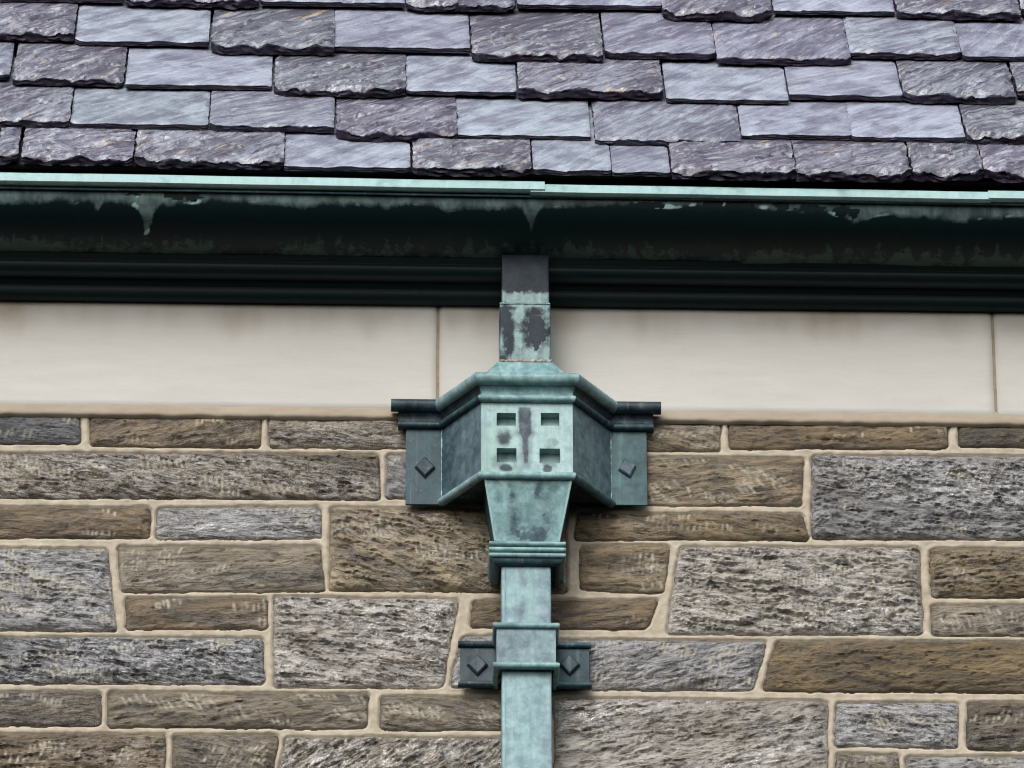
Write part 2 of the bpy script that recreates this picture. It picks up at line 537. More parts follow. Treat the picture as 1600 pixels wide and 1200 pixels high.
while xx < 1990:
    w = rng.randint(160, 420)
    S.append(((xx, 1256), (xx + w - 12, 1256), (xx + w - 12, 1330), (xx, 1330), cols[rng.randint(8)], .6, rng.randint(-8, 12), .006, (4, 95, .025)))
    xx += w

quads = []
for s in S:
    quads.append([np.array([P(*c, 0.01).x, P(*c, 0.01).z]) for c in s[:4]])   # TL TR BR BL in x,z


def quad_dist(q, X, Z, seed):
    """smooth inward distance to the four edges, wobbled"""
    d = []
    for k in range(4):
        a, b = q[k], q[(k + 1) % 4]
        e = (b - a) / np.linalg.norm(b - a)
        d.append((X - a[0]) * e[1] - (Z - a[1]) * e[0])
    d = np.stack(d)
    rr = 0.008
    dd = np.clip(rr - d, 0, None)
    inner = rr - np.sqrt((np.sort(dd, 0)[-2:] ** 2).sum(0))
    far = np.minimum(d.min(0), 1.0)
    out = np.where(far > rr, far, np.minimum(inner, far))
    n = Noise(seed)
    return out + 0.0025 + 0.0016 * n.fbm(X / 0.022, Z / 0.022, 3) + 0.0024 * n.n(X / 0.11 + 5, Z / 0.06)


def fol(n, X, Z, ang, lx, lz, k):
    """split-bedding relief: saw-toothed ledges, 0..1"""
    a = math.radians(ang)
    x = X * math.cos(a) + Z * math.sin(a)
    z = -X * math.sin(a) + Z * math.cos(a)
    ph = z / lz + k * n.fbm(x / lx, z / (lz * 2.2), 4, 0.55)
    t = ph - np.floor(ph)
    saw = np.where(t < 0.18, t / 0.18, (1 - t) / 0.82)
    m = np.clip(0.5 + 1.2 * n.n(x / (lx * 0.8) + 31, z / (lz * 2.0) + 11), 0, 1)
    return saw * m


STEP = 0.0026
for idx, s in enumerate(S):
    q = quads[idx]
    colr, gloss, ang, amp, (mk, mang, mlen) = s[4:]
    w = max(np.linalg.norm(q[1] - q[0]), np.linalg.norm(q[2] - q[3]))
    h = max(np.linalg.norm(q[3] - q[0]), np.linalg.norm(q[2] - q[1]))
    st = STEP
    if q[0][1] < P(800, 1245, 0).z or q[1][0] < P(-190, 800, 0).x or q[0][0] > P(1780, 800, 0).x:
        st = 0.006
    nu, nv = int(w / st) + 2, int(h / st) + 2
    u = np.linspace(-0.004 / w, 1 + 0.004 / w, nu); v = np.linspace(-0.004 / h, 1 + 0.004 / h, nv)
    U, V = np.meshgrid(u, v)
    X = (q[3][0] * (1 - U) + q[2][0] * U) * (1 - V) + (q[0][0] * (1 - U) + q[1][0] * U) * V
    Z = (q[3][1] * (1 - U) + q[2][1] * U) * (1 - V) + (q[0][1] * (1 - U) + q[1][1] * U) * V
    d = quad_dist(q, X, Z, 900 + idx)
    n = Noise(100 + idx)
    n2 = Noise(500 + idx)
    rg0 = np.random.RandomState(7000 + idx)
    body = 0.0135 * sstep(-0.002, 0.0038, d) ** 0.8 + 0.006 * sstep(0.002, 0.03, d)
    ca, sa = math.cos(math.radians(ang)), math.sin(math.radians(ang))
    XF, ZF = X * ca + Z * sa, -X * sa + Z * ca
    gv = 0.75 + 0.6 * rg0.rand()
    rel = (0.60 * fol(n, X, Z, ang, 0.16, 0.034, 0.9) + 0.55 * fol(n2, X, Z, ang * 1.2 + 2, 0.07 * gv, 0.014 * gv, 0.9)
           + 0.36 * fol(n, X, Z, ang - 4, 0.034 * gv, 0.0075 * gv, 0.9) + 0.42 * n.fbm(XF / 0.14, ZF / 0.05, 3)
           + 0.26 * n2.fbm(XF / 0.026, ZF / 0.008, 3, 0.6))
    Y = -0.006 + body + amp * 1.25 * rel * sstep(0.0, 0.012, d)
    # tool marks
    mark = np.zeros_like(X)
    rg = np.random.RandomState(40 + idx)
    ns = int(mk * w * h / 0.01 * 1.1)
    x0, x1, z0, z1 = X.min(), X.max(), Z.min(), Z.max()
    dx = (x1 - x0) / 3 + 1e-6
    # rows of near-parallel strokes, as a mason's point leaves them
    ns = int(ns * 1.7)
    k = 0
    while k < ns:
        rowx, rowz = x0 + (x1 - x0) * rg.rand(), z0 + (z1 - z0) * (0.12 + 0.76 * rg.rand())
        pitch, drift = 0.0065 + 0.007 * rg.rand(), rg.randn() * 0.22
        ra = mang + rg.randn() * 6
        for q_ in range(3 + rg.randint(9)):
            k += 1
            cx = rowx + q_ * pitch + rg.randn() * 0.0012
            cz = rowz + q_ * pitch * drift + rg.randn() * 0.003
            a = math.radians(ra + rg.randn() * 4)
            ln = mlen * (0.4 + 0.8 * rg.rand()) / 2 * 1.15
            i0, i1 = np.searchsorted(U[0], [(cx - 0.03 - x0) / (x1 - x0), (cx + 0.03 - x0) / (x1 - x0)])
            i0, i1 = max(0, i0 - 10), min(nu, i1 + 10)
            if i1 <= i0:
                continue
            sl_ = (slice(None), slice(i0, i1))
            rx, rz = X[sl_] - cx, Z[sl_] - cz
            al = rx * math.cos(a) + rz * math.sin(a)
            pe = -rx * math.sin(a) + rz * math.cos(a) + 0.05 * al * rg.randn()
            mm = sstep(ln, ln * 0.5, np.abs(al)) * sstep(0.0040, 0.0016, np.abs(pe)) * (0.3 + 0.7 * rg.rand())
            mark[sl_] = np.maximum(mark[sl_], mm)
    mark *= sstep(0.003, 0.008, d) * np.clip(0.9 + 0.8 * n2.fbm(X / 0.05, Z / 0.05, 3), 0.25, 1)
    Y = Y + 0.0016 * mark - 0.0018 * np.roll(mark, 2, axis=1)
    verts = np.stack([X.ravel(), -Y.ravel(), Z.ravel()], 1)
    f = grid_faces(nu, nv)
    ring = np.concatenate([np.arange(nu), np.arange(1, nv) * nu + nu - 1, (nv - 1) * nu + np.arange(nu - 2, -1, -1), np.arange(nv - 2, 0, -1) * nu])
    back = verts[ring].copy(); back[:, 1] = 0.06
    b0 = len(verts)
    kk = np.arange(len(ring)); kn = (kk + 1) % len(ring)
    f2 = np.stack([ring[kk], b0 + kk, b0 + kn, ring[kn]], 1)
    verts = np.concatenate([verts, back])
    mark = np.concatenate([mark.ravel(), np.zeros(len(ring))])
    o = mesh_obj('stone', verts, np.concatenate([f, f2]), M['stone'], WALL, True, {'mark': mark, 'bedding': np.full(len(verts), math.radians(ang * 1.0 + rg.randn() * 3))})
    jit = (0.90 + 0.2 * rg.rand()) * np.array([1.03, 1.0, 0.95 + 0.04 * rg.rand()])
    o.color = (*(np.array(colr) * jit), gloss)
    o.data.set_sharp_from_angle(angle=R(60))

# mortar: one sheet, slightly crowned in the joints, sunk under the stones
mx0, mx1 = P(-420, 900, 0).x, P(2010, 900, 0).x
mz0, mz1 = P(800, 1335, 0).z, P(800, 600, 0).z
ms = 0.0034
mnx, mnz = int((mx1 - mx0) / ms), int((mz1 - mz0) / ms)
MX, MZ = np.meshgrid(np.linspace(mx0, mx1, mnx), np.linspace(mz0, mz1, mnz))
best = np.full(MX.shape, -1.0)
gx, gz = MX[0], MZ[:, 0]
for idx, q in enumerate(quads):
    qa = np.array(q)
    i0, i1 = np.searchsorted(gx, [qa[:, 0].min() - 0.05, qa[:, 0].max() + 0.05])
    j0, j1 = np.searchsorted(gz, [qa[:, 1].min() - 0.05, qa[:, 1].max() + 0.05])
    if i1 <= i0 or j1 <= j0:
        continue
    sl = (slice(j0, j1), slice(i0, i1))
    best[sl] = np.maximum(best[sl], quad_dist(q, MX[sl], MZ[sl], 900 + idx))
nm = Noise(77)
e = -best
bead = sstep(0.0, 0.0028, e)
MY = 0.0040 + 0.0036 * bead - 0.0012 * sstep(0.004, 0.012, e) + 0.0009 * nm.fbm(MX / 0.02, MZ / 0.02, 4) + 0.0015 * nm.n(MX / 0.15, MZ / 0.1) - 0.004 * sstep(0.012, 0.004, -e) * (e < 0)
MY = MY + 0.0011 * np.abs(nm.fbm(MX / 0.009, MZ / 0.009, 3))
f = grid_faces(mnx, mnz)
keep = (best.ravel()[f] < 0.016).any(1)
f = f[keep]
used = np.unique(f)
remap = np.full(MX.size, -1); remap[used] = np.arange(len(used))
mv = np.stack([MX.ravel(), -MY.ravel(), MZ.ravel()], 1)[used]
mesh_obj('mortar_joints', mv, remap[f], M['mortar'], WALL)
mesh_obj('wall_core', [(mx0, 0.03, mz0), (mx1, 0.03, mz0), (mx1, 0.03, mz1 + 0.25), (mx0, 0.03, mz1 + 0.25),
                       (mx0, 0.3, mz0), (mx1, 0.3, mz0), (mx1, 0.3, mz1 + 0.25), (mx0, 0.3, mz1 + 0.25)],
         [(0, 1, 2, 3), (5, 4, 7, 6), (4, 0, 3, 7), (1, 5, 6, 2), (3, 2, 6, 7), (4, 5, 1, 0)], M['mortar'], WALL, False)

# ------------------------------------------------------------------ limestone frieze
FR = thing('limestone_frieze', 'smooth pale limestone band between the dark gutter and the schist stonework', 'frieze',
           Vector((0, 0, P(800, 640, 0.02).z)))
FO = 0.020


def zb(x_px):      # underside of the band in the photograph
    return 631.5 + 17.0 * x_px / 1600.0


ztop = P(800, 455, FO).z
nl = Noise(9)
for a, b in ((-1060, -188), (-183, 682), (686.5, 1551), (1555.5, 2420)):
    xa, xb = P(a, 560, FO).x, P(b, 560, FO).x
    za, zbb = P(a, zb(a), FO).z, P(b, zb(b), FO).z
    n1_, n2_ = int((xb - xa) / 0.007) + 2, 44
    U, V = np.meshgrid(np.linspace(0, 1, n1_), np.linspace(0, 1, n2_))
    X = xa + (xb - xa) * U
    Zl = za + (zbb - za) * U
    Z = Zl + (ztop - Zl) * V
    ed = np.minimum(np.minimum(X - xa, xb - X), Z - Zl)
    Y = FO - 0.003 * (1 - sstep(0, 0.004, ed)) + 0.0006 * nl.fbm(X / 0.1, Z / 0.03, 3)
    Z = Z + (V == 0) * 0.0005 * nl.fbm(X / 0.04, Z, 3)
    # brown run-off dirt under the gutter and either side of each joint
    tn = nl.fbm(X / 0.12, Z * 0 + 3, 3)
    st = 0.48 * sstep(0.075 + 0.05 * tn, 0.0, P(800, 484, FO).z - Z) * (0.6 + 0.8 * np.clip(tn + .4, 0, 1))
    jd = np.minimum(X - xa, xb - X)
    st = np.maximum(st, 0.75 * np.exp(-jd / 0.006) * (0.45 + 0.55 * V))
    st = np.maximum(st, 0.6 * np.exp(-jd / (0.004 + 0.045 * V ** 3)) * V ** 2)
    verts = np.stack([X.ravel(), -Y.ravel(), Z.ravel()], 1)
    f = grid_faces(n1_, n2_)
    ring = np.concatenate([np.arange(n1_), np.arange(1, n2_) * n1_ + n1_ - 1, (n2_ - 1) * n1_ + np.arange(n1_ - 2, -1, -1), np.arange(n2_ - 2, 0, -1) * n1_])
    back = verts[ring].copy(); back[:, 1] = 0.028
    b0 = len(verts); kk = np.arange(len(ring)); kn = (kk + 1) % len(ring)
    f2 = np.stack([ring[kk], b0 + kk, b0 + kn, ring[kn]], 1)
    o = mesh_obj('limestone_block', np.concatenate([verts, back]), np.concatenate([f, f2]), M['limestone'], FR, True,
                 {'stain': np.concatenate([st.ravel(), np.full(len(ring), 0.5)])})
    sharp(o, 50)
mj = plain('stained_joint_mortar', (0.20, 0.165, 0.12), (0.34, 0.30, 0.23), 30)
for jx in (-185.5, 684.2, 1553.2):
    c = P(jx, 560, FO)
    z0_ = P(jx, zb(jx), FO).z
    v = []
    for k in range(30):
        z = z0_ + (ztop - z0_) * k / 29
        wv = 0.0005 * math.sin(k * 1.7)
        v += [(c.x - 0.0045, -0.0145, z), (c.x + wv, -0.0165, z), (c.x + 0.0045, -0.0145, z)]
    f = []
    for k in range(29):
        for i in range(2):
            f.append((k * 3 + i, k * 3 + i + 1, k * 3 + i + 4, k * 3 + i + 3))
    mesh_obj('joint', v, f, mj, FR)
# ragged bed of buff mortar under the band
n1_, n2_ = 620, 12
U, V = np.meshgrid(np.linspace(-420, 2010, n1_), np.linspace(0, 1, n2_))
pa = np.array([[P(x, zb(x) - 2, 0.012)[i] for i in (0, 2)] for x in U[0]])
X = np.tile(pa[:, 0], (n2_, 1)); Z = pa[:, 1][None] - 0.030 * (1 - V) * (1 + 0.08 * nl.fbm(X / 0.05, X * 0, 3))
Y = 0.0180 - 0.010 * (1 - V) ** 12 + 0.0005 * nl.fbm(X / 0.03, Z / 0.02, 4)
mesh_obj('mortar_bed', np.stack([X.ravel(), -Y.ravel(), Z.ravel()], 1), grid_faces(n1_, n2_), 
         plain('buff_bed_mortar', (0.37, 0.31, 0.235), (0.45, 0.39, 0.305), 9, 0.9, 0.5, 0.001, (0.5, 1, 2)), FR)

# ------------------------------------------------------------------ gutter
Z0 = P(800, 481, 0.02).z
GUT = thing('eaves_gutter', 'long black copper eaves gutter with pale green rim under the slates', 'gutter', Vector((0, 0, Z0)))


def shear(x, z):
    return z - 0.0062 * x * np.clip((z - Z0) / 0.16, 0, 1.3)


def sweep_x(name, prof, xs, mat, parent, attrs=None, closed=False, wob=0.0, seed=1):
    prof = np.array(prof)
    n_ = len(prof)
    XX, K = np.meshgrid(xs, np.arange(n_))
    nz = Noise(seed)
    Yv = prof[K, 0] + wob * nz.n(XX / 0.35, prof[K, 1] * 8)
    Zv = prof[K, 1] + Z0 + wob * nz.n(XX / 0.28 + 9, prof[K, 0] * 8)
    Zv = shear(XX, Zv)
    verts = np.stack([XX.ravel(), -Yv.ravel(), Zv.ravel()], 1)
    f = grid_faces(len(xs), n_)
    if closed:
        i = np.arange(len(xs) - 1); L = (n_ - 1) * len(xs)
        f = np.concatenate([f, np.stack([L + i, L + i + 1, i + 1, i], 1)])
        nx = len(xs)
        f = f.tolist() + [tuple(range(0, n_ * nx, nx))[::-1], tuple(range(nx - 1, n_ * nx, nx))]
    at = attrs(XX, K, Yv, Zv) if attrs else None
    o = mesh_obj(name, verts, f, mat, parent, True, at)
    return o


def smooth_prof(pts, k=6):
    """Catmull-Rom through the points"""
    pts = [np.array(p, float) for p in pts]
    pp = [2 * pts[0] - pts[1]] + pts + [2 * pts[-1] - pts[-2]]
    r = []
    for i in range(1, len(pp) - 2):
        for t in np.arange(k) / k:
            a, b_, c, d = pp[i - 1:i + 3]
            r.append(0.5 * ((2 * b_) + (-a + c) * t + (2 * a - 5 * b_ + 4 * c - d) * t ** 2 + (-a + 3 * b_ - 3 * c + d) * t ** 3))
    r.append(pts[-1])
    return r


GX0, GX1 = P(-400, 350, 0.2).x, P(2000, 350, 0.2).x
xs = np.arange(GX0, GX1, 0.0055)
PXC = 780.0          # photo pixels per metre along the wall


def to_px(X):
    return 800 + X * PXC / 1.0 * 1.0


bodyp = smooth_prof([(0.108, 0.062), (0.135, 0.066), (0.165, 0.076), (0.195, 0.094), (0.216, 0.116), (0.226, 0.138)], 7)
full = bodyp + [(0.226, 0.1385), (0.222, 0.1385)] + [(p[0] - 0.004, p[1] + 0.001) for p in bodyp[::-1]]
nb_ = len(bodyp)
ngut = Noise(21)


def body_attrs(XX, K, Yv, Zv):
    t = np.clip(K / (nb_ - 1), 0, 1)             # 0 underside .. 1 rim
    px = to_px(XX)
    lvl = 0.82 + 0.05 * ngut.fbm(XX / 0.16, XX * 0, 4)
    lvl = lvl + 0.10 * np.exp(-((px - 1130) / 130) ** 2) + 0.06 * np.exp(-((px - 960) / 60) ** 2) - 0.03 * (px < 160)
    for c, d_, w in ((152, 0.18, 9), (228, 0.44, 20), (115, 0.05, 30), (826, 0.34, 20), (700, 0.05, 40), (1330, 0.10, 60), (1500, 0.06, 60), (600, .06, 20), (470, .04, 18)):
        lvl = lvl - d_ * np.maximum(0, 1 - np.abs(px - c - 4 * ngut.n(Zv * 40, XX * 0)) / w) ** 1.8
    verd = 0.5 + (t - lvl) * 5.5
    # burst blisters where the dark metal shows again
    hole = np.zeros_like(t)
    for c, tt, rx, rt in ((262, .91, 9, .05), (272, .90, 10, .06), (300, .90, 15, .07), (212, .92, 8, .035), (198, .92, 5, .03), (1150, .90, 20, .09),
                          (1110, .93, 16, .06), (1215, .93, 14, .05), (1262, .90, 22, .07), (1310, .86, 12, .10), (1330, .84, 9, .08), (1180, .80, 8, .07), (1010, .88, 26, .06)):
        rr = np.sqrt(((px - c) / rx) ** 2 + ((t - tt) / rt) ** 2) + 0.45 * ngut.fbm(XX / 0.012, t * 9, 3)
        hole = np.maximum(hole, sstep(1.1, 0.9, rr))
    verd = np.clip(verd, 0, 1) * (1 - hole)
    rim_ = np.clip(1 - np.abs(verd - 0.45) * 3, 0, 1) * np.clip(0.15 + ngut.fbm(XX / 0.05 + 4, t * 3, 3), 0, 1)
    near = ((px > 950) & (px < 1330)) | ((px > 190) & (px < 330))
    edge = rim_ * np.where(near, 2.2, 0.6)
    moss = sstep(0.50, 0.12, t + 0.18 * ngut.fbm(XX / 0.02, XX * 0, 3)) * (0.62 + 0.5 * ngut.fbm(XX / 0.15 + 3, XX * 0, 3) + 0.12 * (px > 880) + 0.15 * (px < 160))
    front = (K < nb_ + 1)
    return {'verd': np.where(front, verd, 0).ravel(), 'edge': np.where(front, edge, 0).ravel(), 'moss': np.where(front, np.clip(moss, 0, 1), 0).ravel()}


def no_attr(XX, K, Yv, Zv):
    z = 0.25 * np.clip(ngut.fbm(XX / 0.2, Yv * 30, 3), 0, 1)
    return {'verd': 0 * z.ravel(), 'edge': 0 * z.ravel(), 'moss': z.ravel()}


xsplit = P(1176, 350, 0.2).x
sweep_x('trough', full, xs[xs <= xsplit + 0.004], M['gutter'], GUT, body_attrs, wob=0.0012)
sweep_x('trough', [(p[0] - 0.0026 if i > 0 else p[0], p[1] - 0.0028) for i, p in enumerate(full)], xs[xs >= xsplit - 0.02], M['gutter'], GUT, body_attrs, wob=0.0012)
xc = np.arange(GX0, GX1, 0.03)
m1 = smooth_prof([(0.018, 0.034), (0.040, 0.030), (0.052, 0.036), (0.060, 0.030)], 3)
bm1 = [(0.018, 0.002), (0.034, 0.000), (0.044, 0.005), (0.049, 0.014), (0.050, 0.024), (0.066, 0.028), (0.066, 0.036), (0.018, 0.05)]
sweep_x('bed_moulding', smooth_prof(bm1[:5], 4) + bm1[5:], xc, M['gutter'], GUT, no_attr, closed=True)
bm2 = [(0.062, 0.030), (0.080, 0.029), (0.092, 0.034), (0.098, 0.045), (0.096, 0.055), (0.110, 0.060), (0.100, 0.09), (0.03, 0.09)]
sweep_x('bed_moulding', smooth_prof(bm2[:5], 4) + bm2[5:], xc, M['gutter'], GUT, no_attr, closed=True)
# gutter back and inside, so the trough is a real channel
sweep_x('back_plate', [(0.1035, 0.0635), (0.100, 0.0635), (0.070, 0.150), (0.0735, 0.150)], xc, M['gutter'], GUT, no_attr, closed=True)

# pale rolled rim in three lapped lengths
def rim(x0px, x1px, dz, do, parent=GUT, nm_='rim'):
    xa, xb = P(x0px, 290, 0.235).x, P(x1px, 290, 0.235).x
    pr = [(0.2275, 0.1365), (0.2365, 0.137), (0.2415, 0.1400), (0.2400, 0.154), (0.2370, 0.1605), (0.231, 0.163), (0.222, 0.163), (0.219, 0.160), (0.2262, 0.150)]
    pr = [(p[0] + do, p[1] + dz) for p in pr]
    n_ = max(3, int((xb - xa) / 0.02))
    return sweep_x(nm_, pr, np.linspace(xa, xb, n_), M['rim'], parent, None, closed=True, wob=0.0009, seed=4)


sharp(rim(-400, 851, 0.0035, 0.0025), 40)
sharp(rim(829, 1547, -0.001, 0.0), 40)
sharp(rim(1543, 2000, 0.001, 0.002), 40)
# thin cleat behind the rim and two seam straps on the trough
sweep_x('drip_edge', [(0.2270, 0.1335), (0.2305, 0.1325), (0.2305, 0.1375), (0.2270, 0.1375)], np.arange(GX0, GX1, 0.05), M['teal'], GUT, None, closed=True, wob=0.0006)

# ------------------------------------------------------------------ slate roof
PITCH = R(55)
rp0 = P(800, 272, 0.19)
rn = Vector((0, -math.sin(PITCH), math.cos(PITCH)))       # roof normal, towards the viewer
rw = Vector((0, math.cos(PITCH), math.sin(PITCH)))        # up the slope
ROOF = thing('slate_roof', 'steep roof of rough purple-grey slates above the green-rimmed gutter', 'roof', rp0.copy())
EXPO = 0.2
Sm, Ro, Mi = 0, 1, 2
rows = {
 5: [(-175, -8, 255, 1), (-5, 27, 257, 1), (33, 207, 258, 1), (210, 443, 263, 1), (444, 641, 268, 0), (645, 830, 275, 1), (833, 955, 274, 0), (956.5, 1047, 276, 0), (1050, 1243, 281, 1), (1245, 1424, 284, 1), (1427, 1537, 284, 1), (1539, 1640, 285, 1), (1644, 1830, 286, 0)],
 4: [(-100, 108, 199, 1), (110, 325, 201, 0), (327, 522, 206, 2), (525, 714, 221, 1), (713, 923, 217, 0), (930, 1158, 227, 2), (1159, 1333, 217, 0), (1331, 1508, 221, 0), (1511, 1700, 226, 1)],
 3: [(-190, 15, 124, 2), (20, 193, 134, 1), (196, 424, 139, 0), (428, 634, 152, 1), (635, 807, 149, 0), (810, 1036, 154, 1), (1041, 1232, 161, 0), (1233, 1410, 156, 0), (1412, 1587, 162, 1), (1590, 1760, 158, 1)],
 2: [(-90, 115, 64, 1), (117, 326, 71, 0), (330, 522, 85, 1), (522, 734, 81, 0), (737, 942, 98, 1), (945, 1118, 92, 2), (1120, 1330, 101, 2), (1328, 1503, 92, 2), (1504, 1700, 95, 0)],
 1: [(-180, -4, 1, 1), (-1, 193, 3, 0), (195, 404, 11, 1), (407, 632, 10, 0), (635, 805, 19, 1), (808, 1034, 14, 0), (1036, 1206, 33, 1), (1209, 1398, 23, 0), (1402, 1595, 30, 1), (1597, 1790, 29, 1)],
}
rg = np.random.RandomState(12)
for r in (0, -1, -2):
    lst = []; x = -150 - rg.randint(90)
    while x < 1750:
        w = rg.randint(165, 230)
        lst.append((x, x + w - 3, 272 - 67.5 * (5 - r) + 0.021 * x - 8, rg.randint(3))); x += w
    rows[r] = lst
for r in list(rows):
    first = rows[r][0]; y0 = first[2]
    x = first[0] - 3
    for k in range(2):
        w = rg.randint(150, 200)
        rows[r].append((x - w, x - 3, y0 - 2, rg.randint(3))); x -= w
    last = sorted(rows[r])[-1]; x = last[1] + 3
    for k in range(2):
        w = rg.randint(150, 200)
        rows[r].append((x, x + w - 3, last[2] + 2, rg.randint(3))); x += w

rot = Matrix((( 1, 0, 0), (0, rw.y, rn.y), (0, rw.z, rn.z))).to_4x4()
TN = 0.0165                       # nominal thickness that sets the tilt of each course
TOP = 2.3 * TN


def slate(x0, x1, yb, kind, seed, yb_right=None):
    rg = np.random.RandomState(seed)
    n = Noise(seed); n2 = Noise(seed + 3000)
    rough = {0: 0.14, 2: 0.5, 1: 1.0}[kind] * (0.8 + 0.45 * rg.rand())
    th = {0: 0.0105, 2: 0.0140, 1: 0.0180}[kind] * (0.9 + 0.3 * rg.rand())
    yb_ = yb - 1
    a = Pplane(x0, yb_, rp0 + rn * (TOP - TN), rn)
    b = Pplane(x1, yb_ + (x1 - x0) * 0.0125, rp0 + rn * (TOP - TN), rn)
    W = b.x - a.x
    L = 0.42
    skew = math.atan2((b - a).dot(rw), W)
    off = (x0 < -120) or (x0 > 1700) or yb < -25
    st = 0.008 if off else 0.0036
    nu = int(W / st) + 2
    wl = np.concatenate([np.arange(0, 0.215, st), np.array([0.23, 0.28, 0.35, L])])
    nv = len(wl)
    U, Wv = np.meshgrid(np.linspace(0, W, nu), wl)
    # ragged lower edge and clipped corners
    edge = 0.0025 * (0.5 + rough) * n.fbm(U / 0.05, U * 0 + 2, 4)
    cl, cr = rg.rand(2) * 0.02 * (0.4 + rough)
    corner = np.maximum(0, cl - U) * 0.8 + np.maximum(0, cr - (W - U)) * 0.8
    fadeb = np.clip(1 - Wv / 0.03, 0, 1)
    Wp = Wv + (edge + corner) * fadeb
    # ragged sides
    sl = 0.002 * (0.3 + rough) * n.fbm(Wv / 0.03, Wv * 0 + 7, 3)
    sr = 0.002 * (0.3 + rough) * n.fbm(Wv / 0.03, Wv * 0 + 17, 3)
    Up = U + sl * np.clip(1 - U / 0.02, 0, 1) + sr * np.clip(1 - (W - U) / 0.02, 0, 1)
    # split relief: flakes running up to the right
    fa = 46 + rg.randn() * 9
    foliation = 0.5 * fol(n, U, Wv, fa, 0.12, 0.055, 0.9) + 0.36 * fol(n2, U, Wv, fa + 4, 0.06, 0.022, 1.0) + 0.18 * fol(n, U + 3, Wv, fa - 5, 0.03, 0.010, 1.0)
    relief = (0.0105 * foliation + 0.003 * n.fbm(U / 0.08, Wv / 0.08, 4)) * rough + 0.0009 * n.fbm(U / 0.12, Wv / 0.12, 3)
    ed = np.minimum(np.minimum(U, W - U), Wv * 0.9)
    ed_n = ed + 0.005 * rough * n2.fbm(U / 0.02, Wv / 0.02, 3)
    chip = (0.0022 + 0.0065 * rough) * (1 - sstep(0, 0.004 + 0.012 * rough, ed_n)) * np.clip(0.6 + n2.n(U / 0.05, Wv / 0.05), 0.15, 1)
    relief = relief - chip
    # conchoidal bites out of some slates
    for k in range(rg.randint(0, 3) if kind == 0 else rg.randint(1, 4)):
        side = rg.randint(3)
        cx, cw = (rg.rand() * W, 0) if side == 0 else ((0, rg.rand() * 0.18) if side == 1 else (W, rg.rand() * 0.18))
        rr = 0.009 + 0.016 * rg.rand()
        dd = np.hypot(U - cx, (Wv - cw) * 0.8) + 0.003 * n.fbm(U / 0.01, Wv / 0.01, 2)
        relief = relief - 0.0035 * sstep(rr, rr * 0.75, dd) * (0.5 + 0.5 * rough)
    under = -(TN / EXPO) * Wv
    capz = 0.0150 + 0.03 * sstep(0.19, 0.13, Wv)
    top = under + np.minimum(th + relief, capz)
    top = np.maximum(top, under + 0.002)
    # local frame z=0 at underside of the bottom edge
    V0 = np.stack([Up.ravel(), Wp.ravel(), top.ravel()], 1)
    f = [grid_faces(nu, nv)]
    ring = np.concatenate([np.arange(nu), np.arange(1, nv) * nu + nu - 1, (nv - 1) * nu + np.arange(nu - 2, -1, -1), np.arange(nv - 2, 0, -1) * nu])
    Lr = len(ring)
    rv = V0[ring]; un = under.ravel()[ring]
    fx = np.stack([U.ravel()[ring] - W / 2, Wv.ravel()[ring] - L / 2], 1)
    layers = [V0]
    prev = ring
    base = len(V0)
    kk = np.arange(Lr); kn = (kk + 1) % Lr
    nlay = 4
    butt = [np.zeros(len(V0))]
    for j in range(1, nlay + 1):
        tt = j / nlay
        lv = rv.copy()
        lv[:, 2] = rv[:, 2] * (1 - tt) + un * tt
        jag = 0.0030 * (0.3 + rough) * n.fbm(rv[:, 0] / 0.030 + j * 1.3, rv[:, 1] / 0.03 + j * 0.9, 3) - 0.0010 * (j % 2)
        isb = (Wv.ravel()[ring] < 1e-6)
        lv[:, 1] -= jag * isb * 1.6
        lv[:, 0] += jag * (~isb) * np.where(fx[:, 0] > 0, 1, -1) * 0.6
        layers.append(lv)
        cur = base + kk + (j - 1) * Lr
        f.append(np.stack([prev[kk], cur[kk], cur[kn], prev[kn]], 1))
        prev = cur
        butt.append(np.ones(Lr))
    # underside strip, seen where the slate overhangs
    bot = layers[-1].copy(); bot[:, 1] = np.where(Wv.ravel()[ring] < 1e-6, 0.05, bot[:, 1]); 
    V = np.concatenate(layers)
    nf = base + nlay * Lr
    # underside as quads between the left and right edges
    li = np.array([0] + list(range(Lr - 1, Lr - nv + 1, -1)) + [nu - 1 + nv - 1 + nu - 1])   # left edge bottom..top
    ri = np.arange(nu - 1, nu - 1 + nv)
    lo = base + (nlay - 1) * Lr
    q4 = np.stack([lo + li[:-1], lo + li[1:], lo + ri[1:], lo + ri[:-1]], 1)
    f.append(q4)
    split = np.full(len(V), 0.12 if kind == 0 else (0.5 if kind == 2 else 1.0))
    o = mesh_obj('slate', V, np.concatenate(f), M['slate'], ROOF, True, {'split': split, 'butt': np.concatenate(butt), 'bedding': np.full(len(V), -math.radians(fa))}, loc=a - rn * 0)
    m3 = rot.copy()
    if yb_right is None:
        m3 = Matrix.Rotation(skew, 4, rn) @ m3
    o.rotation_euler = m3.to_euler()
    base_c = {0: (0.250, 0.272, 0.328), 2: (0.210, 0.220, 0.275), 1: (0.150, 0.153, 0.190)}[kind]
    j = 0.86 + 0.28 * rg.rand()
    o.color = (base_c[0] * j, base_c[1] * j * (1 + 0.03 * rg.randn()), base_c[2] * j, 1)
    o.data.set_sharp_from_angle(angle=R(48))
    return o


sid = 0
for r in sorted(rows):
    for (x0, x1, yb, kind) in rows[r]:
        sid += 1
        slate(x0, x1, yb, kind, 2000 + sid)
